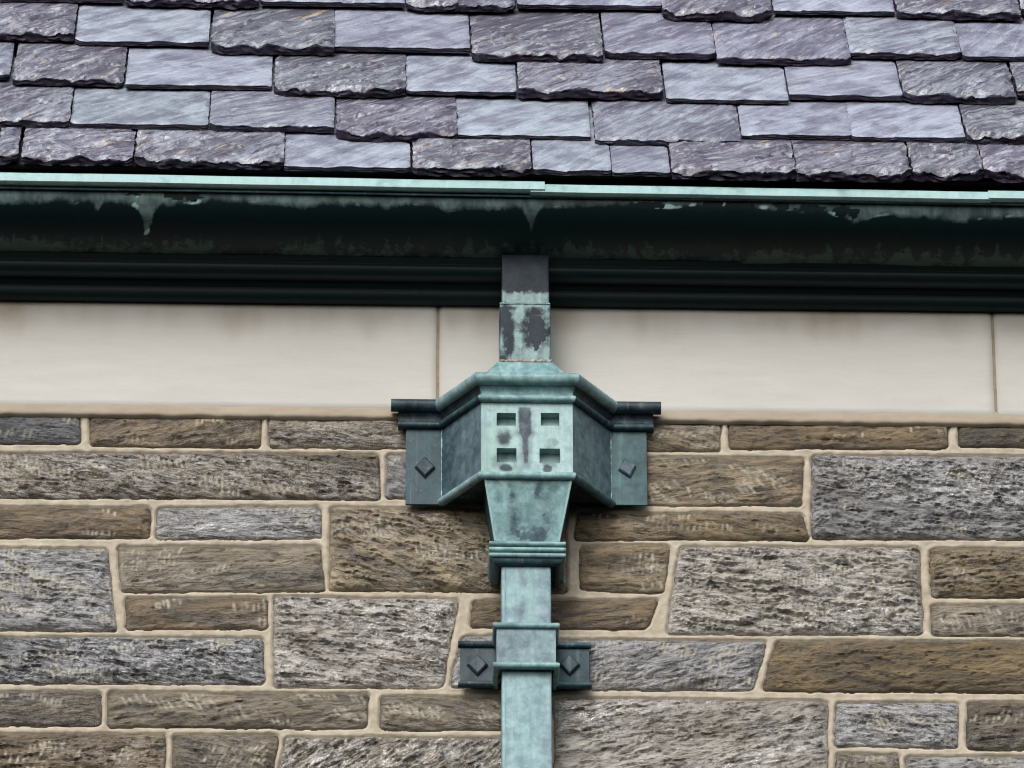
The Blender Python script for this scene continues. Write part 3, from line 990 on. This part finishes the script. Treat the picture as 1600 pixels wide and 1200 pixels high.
# boarding below the slates and a starter course, coloured dark as the shadow gap over the gutter
def slab(name, c0, ww, x0, x1, n0, n1_, mat, parent):
    pts = []
    for (x, w, n_) in ((x0, ww[0], n0), (x1, ww[0], n0), (x1, ww[1], n0), (x0, ww[1], n0), (x0, ww[0], n1_), (x1, ww[0], n1_), (x1, ww[1], n1_), (x0, ww[1], n1_)):
        p = c0 + rw * w + rn * n_
        pts.append((x, p.y, p.z - 0.0062 * x))
    return mesh_obj(name, pts, [(3, 2, 1, 0), (4, 5, 6, 7), (0, 1, 5, 4), (1, 2, 6, 5), (2, 3, 7, 6), (3, 0, 4, 7)], mat, parent, False)


slab('roof_boarding', rp0, (-0.01, 1.9), GX0, GX1, -0.05, -0.013, M['deck'], ROOF)
slab('starter_course', rp0, (-0.012, 0.12), GX0, GX1, -0.002, 0.006, M['deck'], ROOF)


# ------------------------------------------------------------------ copper rainwater goods: helpers
def sweep_plan(name, path, prof, mat, parent, attrs=None, cap=True, closed_prof=True, sub=0.0):
    """path: list of (x, out); prof: list of (extra out, z); mitred corners"""
    path = [np.array(p, float) for p in path]
    if sub:
        np_ = [path[0]]
        for a, b in zip(path[:-1], path[1:]):
            k = max(1, int(np.linalg.norm(b - a) / sub))
            for i in range(1, k + 1):
                np_.append(a + (b - a) * i / k)
        path = np_
    n = len(path); m = len(prof)
    offs = []
    for i in range(n):
        ns = []
        if i > 0:
            d = path[i] - path[i - 1]; ns.append(np.array([-d[1], d[0]]) / np.linalg.norm(d))
        if i < n - 1:
            d = path[i + 1] - path[i]; ns.append(np.array([-d[1], d[0]]) / np.linalg.norm(d))
        if len(ns) == 2:
            s = ns[0] + ns[1]; s = s / np.linalg.norm(s); offs.append(s / max(0.2, s.dot(ns[0])))
        else:
            offs.append(ns[0])
    V = []
    for (o_, z) in prof:
        for i in range(n):
            p = path[i] + offs[i] * o_
            V.append((p[0], -p[1], z))
    F = []
    mm = m if closed_prof else m - 1
    for k in range(mm):
        k2 = (k + 1) % m
        for i in range(n - 1):
            F.append((k * n + i, k * n + i + 1, k2 * n + i + 1, k2 * n + i))
    if cap and closed_prof:
        F.append(tuple(k * n for k in range(m))[::-1] if True else None)
        F.append(tuple(k * n + n - 1 for k in range(m)))
    o = mesh_obj(name, V, F, mat, parent, True)
    sharp(o, 32)
    return o


def arc(cx, cz, r, a0, a1, k=8, rz=None):
    rz = rz or r
    return [(cx + r * math.cos(R(a0 + (a1 - a0) * i / k)), cz + rz * math.sin(R(a0 + (a1 - a0) * i / k))) for i in range(k + 1)]


def bevel(o, w=0.001, seg=2):
    md = o.modifiers.new('bevel', 'BEVEL')
    md.width = w; md.segments = seg; md.limit_method = 'ANGLE'; md.angle_limit = R(30)
    return o


def box(name, x0, x1, o0, o1, z0, z1, mat, parent, bev=0.0012, sx=1, sz=1, attrs=None):
    V = [(x0, -o0, z0), (x1, -o0, z0), (x1, -o0, z1), (x0, -o0, z1), (x0, -o1, z0), (x1, -o1, z0), (x1, -o1, z1), (x0, -o1, z1)]
    F = [(4, 5, 6, 7), (1, 0, 3, 2), (0, 4, 7, 3), (5, 1, 2, 6), (3, 7, 6, 2), (0, 1, 5, 4)]
    o = mesh_obj(name, V, F, mat, parent, False)
    if bev:
        bevel(o, bev)
    return o


def diamond(parent, px, py, out, hw, hh, mat, tilt=0.0, t=0.007):
    c = P(px, py, out)
    V = []
    for (rr, oo) in ((1.0, 0.0), (1.0, t * 0.55), (0.80, t), ):
        for k in range(4):
            a = R(90 * k + 0)
            x, z = math.cos(a) * hw * rr, math.sin(a) * hh * rr
            ct, s_ = math.cos(tilt), math.sin(tilt)
            V.append((c.x + x * ct - z * s_, c.y - oo, c.z + x * s_ + z * ct))
    F = [(8, 9, 10, 11)[::1]]
    for L_i in range(2):
        for k in range(4):
            k2 = (k + 1) % 4
            F.append((L_i * 4 + k, L_i * 4 + k2, L_i * 4 + 4 + k2, L_i * 4 + 4 + k))
    F.append((3, 2, 1, 0))
    o = mesh_obj('diamond_boss', V, F, mat, parent, False)
    bevel(o, 0.0006, 2)
    return o


def X_(px, py, out):
    return P(px, py, out).x


def Zp(px, py, out):
    return P(px, py, out).z


# ------------------------------------------------------------------ outlet pipe from gutter to rainwater head
OF, OB = 0.122, 0.045
OUTLET = thing('gutter_outlet_pipe', 'short square dark copper outlet pipe with flaking green patches between gutter and rainwater head', 'pipe',
               Vector((X_(821, 560, 0.08), -0.08, Zp(821, 572, 0.10))))
zt, zs, zl = Zp(821, 388, OF), Zp(821, 474, OF), Zp(821, 566, OF)


def patch_box(name, px0, px1, o0, o1, z0, z1, mat, parent, fn, bev=0.003):
    """square tube with dense faces, rounded arrises and painted-by-age attributes"""
    x0, x1 = px0, px1
    r = bev
    loop = []
    for (cx, cy, a0) in ((x0 + r, o1 - r, 180), (x1 - r, o1 - r, 90), (x1 - r, o0 + r, 0), (x0 + r, o0 + r, -90)):
        for k in range(4):
            a = R(a0 - 30 * k)
            loop.append((cx + r * math.cos(a), cy + r * math.sin(a)))
    # densify
    dl = []
    for a, b in zip(loop, loop[1:] + loop[:1]):
        k = max(1, int(math.hypot(b[0] - a[0], b[1] - a[1]) / 0.003))
        for i in range(k):
            dl.append((a[0] + (b[0] - a[0]) * i / k, a[1] + (b[1] - a[1]) * i / k))
    n = len(dl); m = max(2, int(abs(z1 - z0) / 0.003))
    dl = np.array(dl)
    K, Zk = np.meshgrid(np.arange(n), np.linspace(z0, z1, m))
    Xv, Yv = dl[K, 0], dl[K, 1]
    at = fn(Xv, Yv, Zk) if fn else {}
    nz = Noise(int(abs(z0) * 977) % 999)
    Xw = Xv + 0.0006 * nz.n(Zk / 0.08, Xv * 3)
    Yw = Yv + 0.0008 * nz.n(Zk / 0.09 + 5, Xv / 0.05)
    V = np.stack([Xw.ravel(), -Yw.ravel(), Zk.ravel()], 1)
    i, j = np.meshgrid(np.arange(n), np.arange(m - 1))
    a = (j * n + i).ravel(); b = (j * n + (i + 1) % n).ravel()
    F = np.stack([a, b, b + n, a + n], 1)
    F = F[:, ::-1].copy() if False else F
    F = F.tolist() + [tuple(range(n))[::-1], tuple((m - 1) * n + k for k in range(n))]
    return mesh_obj(name, V, F, mat, parent, True, {k_: v_.ravel() for k_, v_ in at.items()})


npn = Noise(303)


def fn_up(X, Y, Z):
    h = (Z - zs) / (zt - zs)
    verd = 0.55 * sstep(0.26, 0.12, h + 0.05 * npn.fbm(X / 0.01, Z / 0.01, 3)) - 0.35 * sstep(0.2, 0.4, h)
    return {'verd': verd, 'stain': 0.5 * sstep(0.3, 0.5, h)}


def fn_lo(X, Y, Z):
    x = (X - X_(821, 520, OF)) / 0.05
    h = (Z - zl) / (zs - zl)
    v = 0.35 * npn.fbm(X / 0.03 + 3, Z / 0.05, 4) + 0.25 * sstep(0.4, 0.0, h) + 0.25 * sstep(0.35, 0, np.abs(x + 0.35 - 0.2 * h)) + 0.30 * (h > 0.93)
    s_ = 0.9 * sstep(0.32, 0.2, np.hypot((x - 0.45) * 0.9, (h - 0.52)) + 0.12 * npn.fbm(X / 0.01, Z / 0.014, 3))
    return {'verd': v, 'stain': s_}


patch_box('upper_tube', X_(784, 430, OF), X_(858, 430, OF), OB, OF, zs - 0.004, zt + 0.01, M['rust'], OUTLET, fn_up)
patch_box('lower_sleeve', X_(781, 520, OF), X_(860, 520, OF), OB - 0.003, OF + 0.0035, zl - 0.004, zs, M['rust'], OUTLET, fn_lo)
# ragged soldered lap at the sleeve's mouth and at its foot
def solder(px0, px1, py, out, parent, mat, seed, hgt=0.004):
    rgs = np.random.RandomState(seed)
    xa, xb = X_(px0, py, out), X_(px1, py, out); zc = Zp((px0 + px1) / 2, py, out)
    n = 60
    V, F = [], []
    for i in range(n):
        x = xa + (xb - xa) * i / (n - 1)
        a = hgt * (0.35 + 0.9 * rgs.rand()); b = hgt * (0.3 + 1.0 * rgs.rand()); d = 0.0008 + 0.0015 * rgs.rand()
        for k, (dz, do) in enumerate(((-a, -0.001), (-a * .5, d), (0, d * 1.2), (b * .6, d), (b, -0.001))):
            V.append((x, -(out + do), zc + dz))
    for i in range(n - 1):
        for k in range(4):
            F.append((i * 5 + k, (i + 1) * 5 + k, (i + 1) * 5 + k + 1, i * 5 + k + 1))
    return mesh_obj('solder_seam', V, F, mat, parent, True)


solder(782, 859, 475, OF + 0.0035, OUTLET, M['verd'], 3, 0.0022)

# ------------------------------------------------------------------ rainwater head
HB, HF = 0.030, 0.140      # flange plane and front plane
cx_ = X_(823, 690, HF)
HEAD = thing('rainwater_head', 'large verdigris copper rainwater head with four square openings and flanged wings on the stone wall', 'rainwater head',
             Vector((cx_, -0.03, Zp(823, 845, 0.11))))
xa_, xb_ = X_(752, 690, HF), X_(895, 690, HF)
xl_, xr_ = X_(690, 730, HB), X_(955, 730, HB)
fl_, fr_ = X_(634, 730, HB), X_(1011, 730, HB)
zbot = Zp(823, 743, HF)
ztp = Zp(823, 628, HF)
ZFL = Zp(664, 788, HB)
# wings
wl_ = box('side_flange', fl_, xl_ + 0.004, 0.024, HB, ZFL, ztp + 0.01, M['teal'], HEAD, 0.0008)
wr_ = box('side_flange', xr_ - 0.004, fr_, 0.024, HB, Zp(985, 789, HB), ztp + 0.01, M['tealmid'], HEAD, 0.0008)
diamond(wl_, 664, 731, HB, 0.0205, 0.0235, M['navy'], 0.0)
diamond(wr_, 980, 732, HB, 0.0185, 0.0225, M['side'], R(14))
# body cheeks (splayed)
def quadgrid(name, c, mat, parent, th=0.0015, fn=None, st=0.004):
    """c: four world corners BL BR TR TL; dense sheet with thickness"""
    c = [np.array(v) for v in c]
    nu = max(2, int(np.linalg.norm(c[1] - c[0]) / st)); nv = max(2, int(np.linalg.norm(c[3] - c[0]) / st))
    U, V = np.meshgrid(np.linspace(0, 1, nu), np.linspace(0, 1, nv))
    p = ((c[0][None, None] * (1 - U)[..., None] + c[1] * U[..., None]) * (1 - V)[..., None] + (c[3] * (1 - U)[..., None] + c[2] * U[..., None]) * V[..., None])
    nrm = np.cross(c[1] - c[0], c[3] - c[0]); nrm /= np.linalg.norm(nrm)
    nz = Noise(nu * 31 + nv)
    w_ = 0.0009 * nz.fbm(U * 3, V * 3, 3) * sstep(0, .12, np.minimum(np.minimum(U, 1 - U), np.minimum(V, 1 - V)))
    p = p + nrm * w_[..., None]
    F = grid_faces(nu, nv)
    n0 = nu * nv
    verts = np.concatenate([p.reshape(-1, 3), p.reshape(-1, 3) - nrm * th])
    ring = np.concatenate([np.arange(nu), np.arange(1, nv) * nu + nu - 1, (nv - 1) * nu + np.arange(nu - 2, -1, -1), np.arange(nv - 2, 0, -1) * nu])
    kn = np.roll(ring, -1)
    F = np.concatenate([F, F[:, ::-1] + n0, np.stack([ring, ring + n0, kn + n0, kn], 1)])
    at = None
    if fn:
        at = {k_: np.concatenate([v_.ravel()] * 2) for k_, v_ in fn(U, V).items()}
    o = mesh_obj(name, verts, F, mat, parent, True, at)
    sharp(o, 40)
    return o


def cheek_fn(flip):
    def f(U, V):
        u = 1 - U if flip else U     # u=1 at the front corner
        n = Noise(66 + flip)
        v = 0.55 * sstep(0.35, 0.0, np.hypot((u - 0.78) * 1.3, (V - 0.55))) * (0.4 + n.fbm(U * 9, V * 9, 3)) + 0.5 * sstep(0.97, 1.0, u)
        return {'verd': v, 'stain': 0.25 * sstep(0.6, 0.2, u)}
    return f


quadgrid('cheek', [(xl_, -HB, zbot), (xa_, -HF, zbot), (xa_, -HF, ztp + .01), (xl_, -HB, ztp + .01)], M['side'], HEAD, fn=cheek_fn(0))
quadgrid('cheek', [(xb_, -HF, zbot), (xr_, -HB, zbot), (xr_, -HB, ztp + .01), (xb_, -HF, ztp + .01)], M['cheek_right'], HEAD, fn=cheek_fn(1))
# thin soldered line where cheek meets flange
for (x, s_) in ((xl_, 1), (xr_, -1)):
    rgs = np.random.RandomState(3)
    V, F = [], []
    for k in range(40):
        z = zbot + (ztp - zbot) * k / 39
        w_ = 0.0003 + 0.0011 * rgs.rand() ** 2
        V += [(x - w_, -(HB + 0.0016), z), (x + w_, -(HB + 0.0022), z)]
    F = [(2 * k, 2 * k + 1, 2 * k + 3, 2 * k + 2) for k in range(39)]
    mesh_obj('solder_line', V, F, M['verd'], HEAD)

# front panel with four square pockets
def front_panel():
    st = 0.0022
    slots = []
    for (p0, p1, q0, q1) in ((776, 806, 645, 665), (845, 874, 645, 665), (776, 807, 700, 722), (843, 875, 701, 723)):
        slots.append((X_(p0, q0, HF), X_(p1, q0, HF), Zp(p0, q1, HF), Zp(p0, q0, HF)))
    xsn = set(np.linspace(xa_, xb_, int((xb_ - xa_) / st)).tolist()); zsn = set(np.linspace(zbot, ztp + 0.006, int((ztp - zbot) / st)).tolist())
    for s_ in slots:
        xsn |= {s_[0], s_[1]}; zsn |= {s_[2], s_[3]}
    def clean(a):
        a = sorted(a); keys = sorted({v for s_ in slots for v in (s_[0], s_[1], s_[2], s_[3])})
        r = []
        for v in a:
            iskey = v in keys
            if r and v - r[-1] < 0.0008:
                if iskey:
                    r[-1] = v
                continue
            r.append(v)
        return np.array(r)
    xs_, zs_ = clean(xsn), clean(zsn)
    nx, nz_ = len(xs_), len(zs_)
    XX, ZZ = np.meshgrid(xs_, zs_)
    V = np.stack([XX.ravel(), np.full(XX.size, -HF), ZZ.ravel()], 1)
    f = grid_faces(nx, nz_)
    cxx = XX.ravel()[f].mean(1); czz = ZZ.ravel()[f].mean(1)
    keep = np.ones(len(f), bool)
    for s_ in slots:
        keep &= ~((cxx > s_[0]) & (cxx < s_[1]) & (czz > s_[2]) & (czz < s_[3]))
    f = f[keep].tolist()
    V = V.tolist()
    px = 823 + (np.array([v[0] for v in V]) - cx_) * PXC
    zz = np.array([v[2] for v in V])
    py = 628 + (ztp - zz) * 675
    nn = Noise(808)
    wob = 2.5 * nn.fbm(px / 9, py / 9, 3)
    stain = 0.0 * px
    # the long dark smear down the middle: blunt at the top, narrow at the bottom
    cxp = 820 + (py - 640) * 0.02
    hw_ = np.where(py < 676, 9.5, 9.5 - 5.0 * np.clip((py - 676) / 8, 0, 1)) - 1.5 * np.clip((py - 700) / 25, 0, 1)
    sm = sstep(2.2, -1.5, np.abs(px - cxp) - hw_ + wob * 0.4) * sstep(634, 638, py) * sstep(728, 718, py)
    halo = 0.45 * sstep(12, 0, np.abs(px - cxp) - hw_) * sstep(655, 675, py) * sstep(745, 725, py)
    stain = np.maximum(0.95 * sm, halo)
    for (a, b, ra, rb, k) in ((788, 684, 14, 14, .85), (791, 729, 12, 7, 1.1), (855, 730, 8, 8, 1.1), (862, 690, 12, 10, .35), (781, 720, 16, 16, .4), (812, 720, 20, 24, .35), (858, 712, 22, 22, .35)):
        stain = np.maximum(stain, k * sstep(1.15, 0.45, np.hypot((px - a) / ra, (py - b) / rb) + 0.3 * wob * 0.2))
    verd = 0.45 - 0.5 * np.clip(stain, 0, 1) + 0.25 * ((np.abs(px - 823) > 64) | (py < 640))
    stain = list(stain); verd = list(verd)
    for s_ in slots:
        b0 = len(V)
        dpt = 0.021
        for (x, z) in ((s_[0], s_[2]), (s_[1], s_[2]), (s_[1], s_[3]), (s_[0], s_[3])):
            V.append([x, -HF, z])
        for (x, z) in ((s_[0], s_[2]), (s_[1], s_[2]), (s_[1], s_[3]), (s_[0], s_[3])):
            V.append([x, -HF + dpt, z])
        stain += [0.1] * 8; verd += [0.2] * 8
        for k in range(4):
            k2 = (k + 1) % 4
            f.append([b0 + k, b0 + k2, b0 + 4 + k2, b0 + 4 + k][::-1] if False else [b0 + k, b0 + 4 + k, b0 + 4 + k2, b0 + k2][::-1])
        f.append([b0 + 4, b0 + 5, b0 + 6, b0 + 7])
    o = mesh_obj('front_panel', V, f, M['front'], HEAD, False, {'stain': stain, 'verd': verd})
    return o


M['front'] = copper('front_panel_copper', (0.38, 0.55, 0.535), (0.23, 0.355, 0.385), (0.058, 0.074, 0.086), 0.36, 0.26, 0.45, green=(0.24, 0.42, 0.32))
front_panel()
# soffit of the box and its back
path_body = [(xl_, HB), (xa_, HF), (xb_, HF), (xr_, HB)]
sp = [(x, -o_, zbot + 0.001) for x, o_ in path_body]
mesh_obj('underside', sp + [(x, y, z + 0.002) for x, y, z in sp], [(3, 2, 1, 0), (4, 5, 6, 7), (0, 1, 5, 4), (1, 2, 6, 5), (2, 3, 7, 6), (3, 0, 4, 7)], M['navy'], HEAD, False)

# cap moulding: big roll, cove, small bead; swept round the plan with mitres
xe_l, xe_r = X_(611, 636, 0.05), X_(1033, 640, 0.05)
be_l, be_r = X_(622, 664, 0.04), X_(1021, 664, 0.04)
zr = Zp(823, 592, HF + 0.014)      # centre of the roll


def roll_mats():
    return M['navy']


def cap_piece(name, pth, prof, mat):
    return sweep_plan(name, pth, prof, mat, HEAD)


RR = 0.0135
roll_prof = arc(0.012, zr, RR, -90, 200, 14)[:] + [(-0.010, zr - 0.002)]
seg_mid = [(xl_, HB), (xa_, HF), (xb_, HF), (xr_, HB)]
# mitred path, split so the dark ends and the pale middle keep their own colour
full_path = [(xe_l, HB), (xl_, HB), (xa_, HF), (xb_, HF), (xr_, HB), (xe_r, HB)]


def sub_sweep(name, i0, i1, prof, mat, path=full_path, sub_mid=True):
    """sweep only segments i0..i1 of the path but with mitres computed on the whole"""
    path = [np.array(p, float) for p in path]
    n = len(path); offs = []
    for i in range(n):
        ns = []
        if i > 0:
            d = path[i] - path[i - 1]; ns.append(np.array([-d[1], d[0]]) / np.linalg.norm(d))
        if i < n - 1:
            d = path[i + 1] - path[i]; ns.append(np.array([-d[1], d[0]]) / np.linalg.norm(d))
        if len(ns) == 2:
            s = ns[0] + ns[1]; s = s / np.linalg.norm(s); offs.append(s / max(0.2, s.dot(ns[0])))
        else:
            offs.append(ns[0])
    idx = list(range(i0, i1 + 1)); m = len(prof); k_ = len(idx)
    V, F = [], []
    for (o_, z) in prof:
        for i in idx:
            p = path[i] + offs[i] * o_
            V.append((p[0], -p[1], z))
    for k in range(m):
        k2 = (k + 1) % m
        for i in range(k_ - 1):
            F.append((k * k_ + i, k * k_ + i + 1, k2 * k_ + i + 1, k2 * k_ + i))
    F.append(tuple(k * k_ for k in range(m))[::-1])
    F.append(tuple(k * k_ + k_ - 1 for k in range(m)))
    o = mesh_obj(name, V, F, mat, HEAD, True)
    sharp(o, 32)
    return o


zcv = zr - RR
cove = [(0.010, zcv + 0.001), (0.0055, zcv - 0.003), (0.0025, zcv - 0.009), (0.002, zcv - 0.015), (0.005, zcv - 0.020), (0.0, zcv - 0.022), (-0.006, zcv - 0.022), (-0.006, zcv + 0.001)]
zbd = zcv - 0.0265
beadp = arc(0.0045, zbd, 0.0072, -100, 100, 10) + [(-0.006, zbd + 0.0066), (-0.006, zbd - 0.0066)]
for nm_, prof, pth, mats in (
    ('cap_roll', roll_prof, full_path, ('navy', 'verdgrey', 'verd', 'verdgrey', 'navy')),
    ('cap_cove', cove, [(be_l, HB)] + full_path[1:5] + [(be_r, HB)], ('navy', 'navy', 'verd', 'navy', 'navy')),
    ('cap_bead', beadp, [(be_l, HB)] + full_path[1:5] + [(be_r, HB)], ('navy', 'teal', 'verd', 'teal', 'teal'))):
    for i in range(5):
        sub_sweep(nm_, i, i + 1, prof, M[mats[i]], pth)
# lid: hipped sheet rising to the outlet pipe
zr_t = zr + RR * 0.9
lid_lo = [(xl_ + 0.012, HB), (xa_ + 0.004, HF + 0.008), (xb_ - 0.004, HF + 0.008), (xr_ - 0.012, HB)]
px0, px1 = X_(779, 560, OF), X_(862, 560, OF)
lid_hi = [(px0 - 0.004, HB), (px0, OF + 0.006), (px1, OF + 0.006), (px1 + 0.004, HB)]
zlid = Zp(821, 564, OF + 0.006)
V = [(x, -o_, zr_t - 0.006) for x, o_ in lid_lo] + [(x, -o_, zlid) for x, o_ in lid_hi]
o = mesh_obj('lid', V, [(0, 1, 5, 4), (1, 2, 6, 5), (2, 3, 7, 6), (4, 5, 6, 7), (3, 0, 4, 7), (3, 2, 1, 0)], M['verd'], HEAD, False)
bevel(o, 0.001)
solder(781, 862, 564, OF + 0.0075, HEAD, M['solder'], 8, 0.0048)
# bead round the bottom of the box
zbb_ = zbot - 0.002
bp = arc(0.002, zbb_, 0.0082, -120, 120, 10) + [(-0.008, zbb_ + 0.004), (-0.008, zbb_ - 0.004)]
tail = 0.012
dl_ = np.array([xl_ - xa_, HB - HF]); dl_ = dl_ / np.linalg.norm(dl_)
pb = [(xl_ , HB - 0.00), (xa_, HF), (xb_, HF), (xr_, HB - 0.00)]
for i, mm_ in enumerate(('verdgrey', 'verd', 'tealmid')):
    sub_sweep('bottom_bead', i, i + 1, bp, M[mm_], pb)
# funnel
f_t = zbot - 0.006
f_b = Zp(823, 846, 0.108)
ftx0, ftx1, fbx0, fbx1 = X_(758, 752, HF), X_(893, 752, HF), X_(774, 845, .108), X_(873, 845, .108)
def fun_fn(U, V):
    n = Noise(414)
    s_ = 0.9 * sstep(0.17, 0.03, np.abs(V - 0.12 - 0.05 * n.n(U * 6, V)) ) * sstep(0.33, 0.22, np.abs(U - 0.52) + 0.06 * n.fbm(U * 8, V * 8, 2))
    s_ = np.maximum(s_, 0.5 * sstep(0.10, 0.0, np.abs(U - 0.30 - 0.03 * n.n(V * 4, U))) * sstep(0.15, 0.3, V) * sstep(1.0, .8, V))
    s_ = np.maximum(s_, 0.5 * sstep(0.09, 0.0, np.abs(U - 0.62 - 0.04 * n.n(V * 4 + 3, U))) * sstep(0.5, 0.8, V))
    s_ = np.maximum(s_, 1.0 * sstep(0.022, 0.012, np.hypot(U - .73, (V - .42) * 1.2)))
    return {'stain': s_ * (0.8 + n.fbm(U * 9, V * 9, 3)), 'verd': 0.3 * sstep(0.1, 0.0, np.minimum(U, 1 - U))}


fun = quadgrid('funnel', [(fbx0, -.108, f_b), (fbx1, -.108, f_b), (ftx1, -HF, f_t), (ftx0, -HF, f_t)], M['verd'], HEAD, fn=fun_fn, st=0.003)
quadgrid('funnel_side', [(fbx0, -0.026, f_b), (fbx0, -.108, f_b), (ftx0, -HF, f_t), (ftx0, -0.026, f_t)], M['teal'], HEAD)
quadgrid('funnel_side', [(fbx1, -.108, f_b), (fbx1, -0.026, f_b), (ftx1, -0.026, f_t), (ftx1, -HF, f_t)], M['teal'], HEAD)
for (a0, a1) in (((fbx0, -.108, f_b), (ftx0, -HF, f_t)), ((fbx1, -.108, f_b), (ftx1, -HF, f_t))):
    a0, a1 = Vector(a0), Vector(a1); s_ = 0.0022
    sx_ = 1 if a0.x > cx_ else -1
    V = []
    for p in (a0, a1):
        V += [(p.x - s_, p.y - 0.0012, p.z), (p.x + s_, p.y - 0.0012, p.z), (p.x + s_, p.y + 0.004, p.z), (p.x - s_, p.y + 0.004, p.z)]
    o = mesh_obj('corner_lap', V, [(0, 1, 5, 4), (1, 2, 6, 5), (2, 3, 7, 6), (3, 0, 4, 7), (3, 2, 1, 0), (4, 5, 6, 7)], M['rim'], HEAD, False)
    bevel(o, 0.0007)
# three rings of the collar
rx0, rx1 = X_(768, 858, 0.117), X_(880, 858, 0.117)
CB = 0.022
for k, yy in enumerate((848.5, 857.5, 866.5)):
    z = Zp(823, yy, 0.119)
    pr = arc(0.0, z, 0.0052, -90, 90, 8, 0.0050) + [(-0.012, z + 0.0052), (-0.012, z - 0.0052)]
    sweep_plan('collar_ring', [(rx0, CB), (rx0, 0.115), (rx1, 0.115), (rx1, CB)], pr, M['verd'], HEAD)
zc_ = Zp(823, 871, 0.117)
sweep_plan('collar_cove', [(rx0, CB), (rx0, 0.115), (rx1, 0.115), (rx1, CB)],
           [(-0.001, zc_ + 0.001), (-0.0015, zc_ - 0.004), (-0.005, zc_ - 0.009), (-0.009, zc_ - 0.0115), (-0.014, zc_ - 0.012), (-0.014, zc_ + 0.001)], M['teal'], HEAD)
box('collar_plate', rx0 + 0.008, rx1 - 0.008, CB, 0.110, zc_ - 0.004, zc_ + 0.004, M['teal'], HEAD, 0.0)

# ------------------------------------------------------------------ downpipe
PF, PB = 0.100, 0.026
DOWN = thing('downpipe', 'pale verdigris square copper downpipe running down the stone wall below the rainwater head', 'downpipe',
             Vector((X_(822, 1200, .06), -0.06, Zp(822, 1400, PF))))
nps = Noise(55)


def fn_pipe(X, Y, Z):
    u = (X - X_(822, 1000, PF)) / 0.05
    s_ = 0.55 * sstep(0.25, 0.0, np.abs(u + 0.12 - 0.25 * nps.fbm(Z / 0.12, Z * 0, 3))) * np.clip(0.3 + nps.fbm(Z / 0.1 + 4, u, 3), 0, 1)
    s_ = s_ + 0.35 * (Z > Zp(822, 975, PF)) * sstep(0.3, 0.9, u) + 0.25 * sstep(0.03, 0.0, np.abs(Z - Zp(822, 960, PF)))
    return {'stain': s_, 'verd': 0.18 + 0.25 * (np.abs(u) > 0.93)}


ptop = zc_ - 0.003
patch_box('pipe_shaft', X_(784, 1000, PF), X_(861.5, 1000, PF), PB, PF, Zp(822, 1400, PF), ptop, M['pipe'], DOWN, fn_pipe, 0.0035)
# folded seam close to the left arris
for xpx in (789.5,):
    x = X_(xpx, 1000, PF)
    box('folded_seam', x - 0.0009, x + 0.0009, PF - 0.001, PF + 0.0012, Zp(822, 1400, PF), ptop - 0.003, M['pipe'], DOWN, 0.0004)

# ------------------------------------------------------------------ pipe bracket
BR = thing('pipe_bracket', 'copper band with diamond-studded ears clamping the downpipe to the wall', 'bracket',
           Vector((X_(822, 1030, .03), -0.03, Zp(822, 1040, 0.115))))
bx0, bx1 = X_(776, 1000, .112), X_(868.5, 1000, .112)
eL, eR = X_(719, 1040, .034), X_(921, 1040, .034)
zb1, zb0 = Zp(822, 976, 0.118), Zp(822, 1038, 0.118)
BO, EO = 0.112, 0.032
# band: flat plate wrapped over the pipe
bpath = [(bx0, 0.024), (bx0, BO), (bx1, BO), (bx1, 0.024)]
sweep_plan('band', bpath, [(0.0, zb0), (0.0, zb1), (-0.0035, zb1), (-0.0035, zb0)], M['verdgrey'], BR)
for z in (zb1, zb0):
    pr = arc(0.0008, z, 0.0066, -95, 95, 8) + [(-0.004, z + 0.0062), (-0.004, z - 0.0062)]
    sweep_plan('band_bead', bpath, pr, M['verd'], BR)
for sgn, x0, x1, pxd, mt in ((-1, eL, bx0, 746, 'navy'), (1, bx1, eR, 890, 'teal')):
    ear = box('ear', x0, x1, 0.024, EO, zb0 - 0.004, zb1 + 0.004, M[mt], BR, 0.0006)
    xo0, xo1 = (x0 - 0.004, x1) if sgn < 0 else (x0, x1 + 0.004)
    for z in (zb0, zb1):
        pr = arc(0.0, z, 0.0066, -95, 95, 8) + [(-0.004, z + 0.0062), (-0.004, z - 0.0062)]
        o = sweep_plan('ear_bead', [(xo0, EO + 0.001), (xo1, EO + 0.001)], pr, M['navy'] if sgn < 0 else M['teal'], BR)
        o.parent = ear
        o.location = o.location + world_loc(BR) - world_loc(ear)
    diamond(ear, pxd, 1040, EO, 0.0205, 0.0225, M[mt], 0.0, 0.008)
